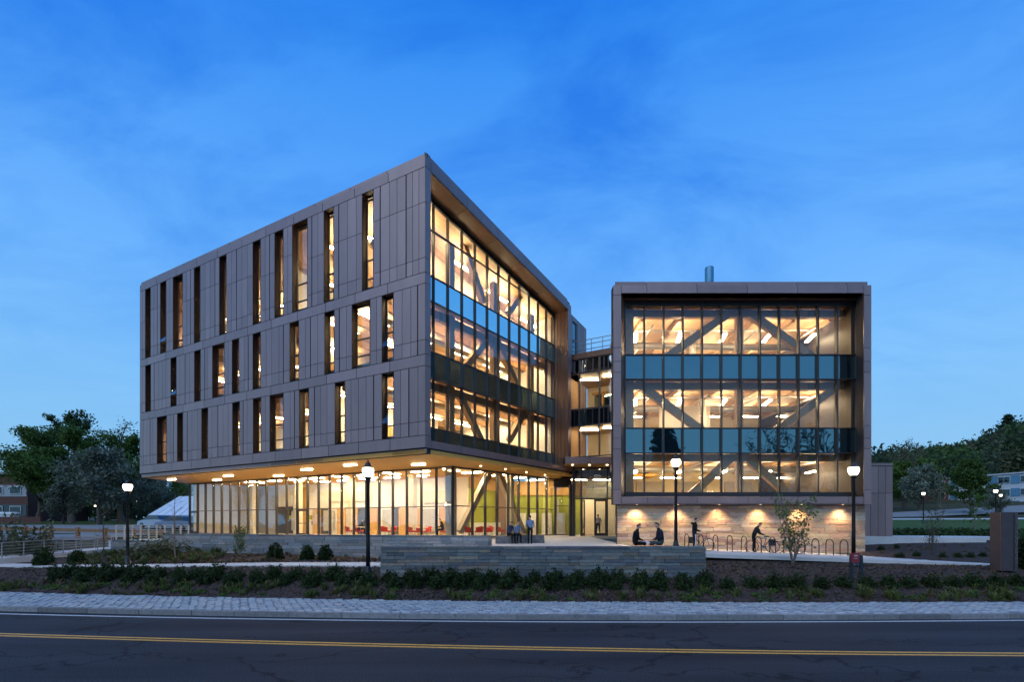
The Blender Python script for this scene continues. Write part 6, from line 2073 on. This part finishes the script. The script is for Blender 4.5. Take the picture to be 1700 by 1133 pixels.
rock('left rough granite bench block carrying the seated pair', P(823, 0, 29.6).x, P(860, 0, 29.6).x - .05, 29.45, 30.2, -1.36, -.84, 3)
rock('right rough granite bench block behind the standing person', P(861, 0, 30.4).x, P(903, 0, 30.4).x, 30.1, 30.8, -1.32, -.80, 4)

# pylon sign
PY_SIDE_LIT = M('pylon_side', (.32, .12, .05), rough=.5, var=.2, scale=2, stretch=(4, 4, .4))  # orange-brown side, with the light falling on it put into the colour
PYD = M('pylon_front', (.060, .048, .052), rough=.45, var=.12, scale=3)
pX0, pX1, pd_ = P(1662, 0, 20.3).x, P(1690, 0, 20.3).x, 20.3
py = thing('pylon_sign', 'tall brown pylon sign with vertical lettering at the right edge', 'sign', (pX0, pd_, -2.1))
zt, zb = .43, -2.05
MB().hexa([(pX0, pd_, zb), (pX1, pd_, zb), (pX1 + .05, pd_ + .5, zb), (pX0 + .02, pd_ + .5, zb)], [(pX0, pd_, zt), (pX1, pd_, zt), (pX1 + .05, pd_ + .5, zt), (pX0 + .02, pd_ + .5, zt)]).build('front_panel', PYD, py)
q0, q1 = Vector((pX0 - .01, pd_ + .0)), Vector((P(1648.5, 0, 20.9).x, 20.9))
MB().hexa([(q0.x, q0.y, zb), (q0.x + .3, q0.y + .4, zb), (q1.x + .25, q1.y + .1, zb), (q1.x, q1.y, zb)], [(q0.x, q0.y, zt), (q0.x + .3, q0.y + .4, zt), (q1.x + .25, q1.y + .1, zt), (q1.x, q1.y, zt)]).build('side_panel', PY_SIDE_LIT, py)
MB().box((pX1 - .17, pd_ - .012, (zt + zb) / 2), (.012, .02, zt - zb - .1)).build('groove', FRAME, py)
LET = M('sign_letter', (.012, .012, .014), rough=.5)
LET2 = M('sign_letter_edge', (.17, .15, .155), rough=.5)
for k, ch_ in enumerate('DESIGN BUILDING'):
    if ch_ == ' ': continue
    text(ch_, .155, (pX1 - .075, pd_ - .012, zt - .17 - k * .142), (RAD(90), 0, 0), LET2, py, 'letter', 'CENTER')
# small red sign
SIGNRED = M('sign_red', (.26, .018, .03), rough=.45, var=.05)
SGREEN = M('sign_post_green', (.012, .028, .035), rough=.5)
ds = 19.3
rs_ = thing('small_sign', 'small red sign on two dark posts before the right lamp', 'sign', (P(1420, 0, ds).x, ds, ground_z(P(1420, 0, ds).x, ds)))
for x, dd, yt in ((1413, ds - .15, 921), (1429.5, ds + .15, 922)):
    p = P(x, yt, dd); zb_ = ground_z(p.x, dd) - .05
    MB().hexa([(p.x - .065, dd - .05, zb_), (p.x + .065, dd - .05, zb_), (p.x + .065, dd + .05, zb_), (p.x - .065, dd + .05, zb_)], [(p.x - .04, dd - .05, p.z), (p.x + .04, dd - .05, p.z), (p.x + .04, dd + .05, p.z), (p.x - .04, dd + .05, p.z)]).build('post', SGREEN, rs_)
pc_ = P(1420, 927, ds - .32)
bd = MB().box((0, 0, 0), (.44, .04, .38)).build('sign_board', SIGNRED, rs_); bd.location = pc_; bd.rotation_euler = (0, 0, .40)
WL = M('sign_white', (.55, .50, .52), rough=.5)
for k, (dz, w, h) in enumerate(((.085, .22, .05), (-.02, .24, .022))):
    mb = MB()
    n = 6
    for i in range(n): mb.box((-w / 2 + w * (i + .5) / n, -.024, dz), (w / n * .72, .006, h))
    child('print_line', mb.mesh('print_line', WL), bd)

# =================================================================== LEFT: RAMP, RAILINGS, FENCE, SHED, CARS, BRICK BUILDING
def railing(name, label, a, b_, n_post, zs, m, zbase, h, pr=.035, rr=.014):
    t = thing(name, label, 'railing', (a[0], a[1], zbase(0)))
    for i in range(n_post):
        f = i / (n_post - 1)
        X, Y = a[0] + (b_[0] - a[0]) * f, a[1] + (b_[1] - a[1]) * f
        MB().box((X, Y, zbase(f) + h / 2), (pr * 2, pr * 1.2, h)).build('post', m, t)
    for z in zs:
        MB().tube([(a[0], a[1], zbase(0) + z), (b_[0], b_[1], zbase(1) + z)], rr, 6).build('rail', m, t)
    MB().tube([(a[0], a[1], zbase(0) + h), (b_[0], b_[1], zbase(1) + h)], rr * 1.9, 6).build('top_rail', m, t)
    return t
railing('ramp_railing', 'tan metal railing at the top of the ramp left of the glazing', (P(193, 0, 33).x, 33.0), (P(313, 0, 33.6).x, 33.6), 10, (.18, .34, .50, .66, .82), TAN, lambda f: -1.18, .98, .045)
railing('ramp_railing', 'grey steel railing running down the ramp at the left edge', (-25.9, 31.3), (-27.4, 23.6), 9, (.16, .32, .48, .64), STEEL, lambda f: -1.72 - .25 * f, .82, .022)
railing('ramp_railing', 'grey steel railing behind the olive bush on the far side of the ramp', (-27.6, 33.2), (-29.6, 24.6), 9, (.16, .32, .48, .64), STEEL, lambda f: -1.70 - .25 * f, .82, .022)
rp = MB().hexa([(-25.9, 31.3, -2.2), (-27.4, 23.4, -2.6), (-29.7, 24.4, -2.6), (-27.6, 33.3, -2.2)], [(-25.9, 31.3, -1.70), (-27.4, 23.4, -1.97), (-29.7, 24.4, -1.97), (-27.6, 33.3, -1.68)]).build('ramp', CONCRETE)
tag(rp, kind='structure')
rp2 = MB().hexa([(-27.3, 32.6, -1.9), (-21.5, 32.8, -1.9), (-21.5, 35.5, -1.9), (-27.3, 35.5, -1.9)], [(-27.3, 32.6, -1.24), (-21.5, 32.8, -1.1), (-21.5, 35.5, -1.1), (-27.3, 35.5, -1.24)]).build('ramp_landing', CONCRETE)
tag(rp2, kind='structure')
WFEN = M('fence_wood', (.22, .12, .06), rough=.8, var=.3, scale=3, stretch=(1, 1, 6))
fe = thing('wooden_fence', 'brown timber post and rail fence along the parking lot', 'fence', (-40, 41, -1.2))
for i in range(9):
    X = -50 + i * 2.75; Y = 43 - i * .55
    MB().box((X, Y, ground_z(X, Y) + .45), (.22, .22, 1.0)).build('post', WFEN, fe)
    if i < 8:
        X2, Y2 = X + 2.75, Y - .55; zz_ = ground_z(X, Y) + .72; zz2 = ground_z(X2, Y2) + .72
        MB().hexa([(X, Y - .04, zz_ - .15), (X2, Y2 - .04, zz2 - .15), (X2, Y2 + .04, zz2 - .15), (X, Y + .04, zz_ - .15)], [(X, Y - .04, zz_ + .12), (X2, Y2 - .04, zz2 + .12), (X2, Y2 + .04, zz2 + .12), (X, Y + .04, zz_ + .12)]).build('rail', WFEN, fe)

SHEDW = M('shed_white', (.50, .54, .58), rough=.5, var=.06)
SHEDP = M('shed_panel', (.62, .68, .74), rough=.35, var=.06, objvar=.06)
sX0, sX1, sY = P(264, 0, 62).x, P(330, 0, 58).x, 60.0
sh = thing('white_shed', 'white-roofed shed left behind the glazed corner', 'building', (sX0, sY, -.4))
zr_, ze_, zg_ = 3.35, .95, -.5
MB().prism([(sX0 + .6, sY + .1), (sX1, sY - 1.9), (sX1, sY + 5), (sX0 + .6, sY + 6)], zg_, ze_).build('wall', SHEDW, sh)
mb = MB(); mb.add([(sX0 + .2, sY, ze_), (sX0 + 1.9, sY + 3.0, zr_), (sX0 + .2, sY + 6, ze_)], [(0, 1, 2)]); mb.build('gable', SHEDW, sh)
nP = 6
for i in range(nP):
    f0, f1 = i / nP, (i + 1) / nP - .015
    A, Bq = Vector((sX0 + .2, sY - .2, ze_ - .1)), Vector((sX1, sY - 2.2, ze_ - .1)); C_, D_ = Vector((sX0 + 1.9, sY + 3.0, zr_)), Vector((sX1, sY + 1.0, zr_))
    q = [A.lerp(Bq, f0), A.lerp(Bq, f1), C_.lerp(D_, f1), C_.lerp(D_, f0)]
    MB().extr(q, (0, .02, .06)).build('roof_panel', SHEDP, sh)

def car(label, loc, rz, col):
    t = thing('parked_car', label, 'car', loc, rz, 'cars in the parking lot')
    pm = M('car_paint_%d' % len(bpy.data.materials), col, rough=.25, var=.03, spec=.6)
    prof = [(-2.15, .35), (-2.2, .75), (-2.05, .92), (-1.1, .98), (1.1, .95), (1.95, .82), (2.2, .62), (2.2, .35)]
    def side(p, hw, m, nm, par):
        mb = MB(); n = len(p)
        mb.add([(x, -hw, z) for x, z in p] + [(x, hw, z) for x, z in p], [tuple(range(n)), tuple(range(n, 2 * n))[::-1]] + [((i + 1) % n, i, n + i, n + (i + 1) % n) for i in range(n)])
        return child(nm, mb.mesh(nm, m), par)
    body = side(prof, .88, pm, 'body', t)
    side([(-1.75, .93), (-1.15, 1.40), (.45, 1.42), (1.25, .94)], .74, GLASSC, 'windows', t)
    side([(-1.1, 1.40), (-.95, 1.46), (.35, 1.47), (.45, 1.42)], .70, pm, 'roof', t)
    for sx in (-1.32, 1.32):
        for sy in (-.82, .82):
            mb = MB(); mb.lathe([(.20, -.10), (.32, -.10), (.32, .10), (.20, .10)], 18)
            w = child('wheel', mb.mesh('wheel', BLACK), t); w.location = (sx, sy, .32); w.rotation_euler = (RAD(90), 0, 0)
            r_ = MB(); r_.lathe([(.19, -.105), (.19, .105)], 12); child('rim', r_.mesh('rim', STEEL), w)
    for sy in (-.6, .6):
        child('headlight', MB().box((2.17, sy, .66), (.08, .36, .14)).mesh('headlight', M('headlight_glass', (.6, .6, .6), rough=.2) if 'headlight_glass' not in bpy.data.materials else bpy.data.materials['headlight_glass']), t)
        child('tail_light', MB().box((-2.17, sy, .80), (.08, .30, .12)).mesh('tail_light', RED), t)
    return t
GLASSC = M('car_glass', (.03, .04, .05), rough=.08, var=.02, spec=.8)
for x, d, rz, c, lb_ in ((262, 52, 2.7, (.30, .36, .44), 'silver-blue parked car seen left behind the tan railing'), (297, 49.5, 2.9, (.16, .22, .32), 'blue parked car nearest the glazed corner')):
    X = P(x, 0, d).x; car(lb_, (X, d, ground_z(X, d) + .05), rz, c)

BRICKD = M('brick_dark', (.10, .045, .038), rough=.85, var=.25, scale=3)
PALEP = M('pale_panel', (.28, .31, .34), rough=.6, var=.1)
WFR = M('window_trim', (.55, .58, .60), rough=.5)
DGL = opaque_glass('dark_window', (.012, .014, .018), .08, .6)
bl = thing('brick_building', 'dark flat-roofed brick building at the far left edge', 'building', (-92, 86, -.2))
bx0, bx1, byf = -110.0, P(46, 0, 84).x, 84.0
zbase = ground_z(-88, 84) - .3
MB().box(((bx0 + bx1) / 2, byf + 6, (8.3 + zbase) / 2), (bx1 - bx0, 12, 8.3 - zbase)).build('wall', BRICKD, bl)
MB().box(((bx0 + bx1) / 2, byf + 6, 8.55), (bx1 - bx0 + 1.0, 13, .5)).build('roof', PALEP, bl)
for z in (1.9, 5.3):
    MB().box(((bx0 + bx1) / 2, byf - .03, z + .2), (bx1 - bx0 - .3, .1, 2.0)).build('panel_band', PALEP if z > 3 else DGL, bl)
    for i in range(7):
        X = bx1 - 2.0 - i * 3.2
        w = MB().box((X, byf - .14, z + .3), (2.0, .12, 1.3)).build('window', WFR, bl)
        MB().box((X, byf - .21, z + .3), (1.8, .04, 1.1)).build('pane', DGL, w)
MB().box(((bx0 + bx1) / 2 + 10, byf - 15, .2), (bx1 - bx0 + 14, .3, 1.2)).build('parapet_wall', BRICKD, bl)
VENT = M('roof_vent_white', (.62, .66, .70), rough=.5)
for x, lb_ in ((22, 'broad white mushroom vent before the brick building'), (8, 'smaller white mushroom vent at the left edge')):
    X = P(x, 0, 70).x
    t = thing('vent_cap', lb_, 'vent', (X, 70, .49), 0, 'white vents'); s_ = 1.0 if x == 22 else .75
    child('hood', MB().lathe([(.55 * s_, .55), (.82 * s_, .60), (.82 * s_, .85), (.6 * s_, 1.0)], 18).mesh('hood', VENT), t)
    child('drum', MB().lathe([(.70 * s_, -.8), (.70 * s_, .54)], 18).mesh('drum', VENT), t)
# wires at the far left
wi = MB(); wi.tube([(-130, 90, 11.5), (-100, 88, 11.0), (-82, 86, 10.6), (-70, 84, 10.6)], .03, 4)
tag(wi.build('overhead_wire', BLACK), 'thin overhead wire at the left edge above the brick building', 'wire')

# =================================================================== RIGHT: RESIDENCE HALL
BRICKR = M('brick_red', (.17, .055, .045), rough=.85, var=.2, scale=3)
BLUEP = M('panel_blue', (.10, .24, .36), rough=.5, var=.1, objvar=.08)
WHITEB = M('panel_white', (.52, .55, .58), rough=.6, var=.06)
LITW = emit('lit_room', (1.0, .72, .32), 1.1)
rh = thing('residence_hall', 'three-storey residence hall with blue and white panel bands and brick end', 'building', (105, 110, 1.0))
D0, D1 = Vector((105.0, 116.0)), Vector((112.0, 90.0))
UD = (D1 - D0).normalized(); ND = Vector((UD.y, -UD.x)); RZD = math.atan2(UD.y, UD.x); LD = (D1 - D0).length
if ND.x > 0: ND = -ND
def FD(s, z, off=0.0):
    p = D0 + UD * s + ND * off
    return Vector((p.x, p.y, z))
def dbox(name, s0, s1, z0, z1, o0, o1, m, par=None):
    mb = MB(); mb.hexa([FD(s0, z0, o0), FD(s1, z0, o0), FD(s1, z0, o1), FD(s0, z0, o1)], [FD(s0, z1, o0), FD(s1, z1, o0), FD(s1, z1, o1), FD(s0, z1, o1)])
    return mb.build(name, m, par or rh)
ztop, sto = 10.6, 2.75
dbox('wall', 0, LD, 0.0, ztop - .1, -12, -.12, WHITEB)
dbox('roof', -.3, LD + .3, ztop - .1, ztop + .15, -12.3, .25, WHITEB)
dbox('base', 0, LD, -.5, ztop - 3 * sto - .2, -11, 0, BRICKR)
dbox('end_wall', -6.0, -.02, -.5, ztop - .2, -6.5, .06, BRICKR)
for f in range(3):
    zt2 = ztop - .45 - f * sto
    for i in range(7):
        s0 = .4 + i * 3.85
        dbox('blue_panel', s0, s0 + 1.5, zt2 - 1.75, zt2, -.11, 0, BLUEP)
        w = dbox('window', s0 + 1.6, s0 + 3.8, zt2 - 1.6, zt2 - .12, -.11, .05, WFR)
        lit = (f == 1 and i in (4, 5))
        for k in range(2):
            dbox('pane', s0 + 1.7 + k * 1.03, s0 + 2.67 + k * 1.03, zt2 - 1.5, zt2 - .84, .04, .07, LITW if lit and not (i == 5 and k) else DGL, w)
            dbox('pane', s0 + 1.7 + k * 1.03, s0 + 2.67 + k * 1.03, zt2 - .80, zt2 - .22, .04, .07, LITW if lit else DGL, w)
    w = dbox('window', -1.7, -.6, zt2 - 1.6, zt2 - .1, .05, .1, WFR)
    dbox('pane', -1.6, -.7, zt2 - 1.5, zt2 - .2, .09, .13, DGL, w)
tx = text('RESIDENCE', .85, FD(18.5, ztop - 3 * sto - 1.45, .06), (RAD(90), 0, math.atan2(-UD.y, -UD.x) + math.pi), PALE, rh)
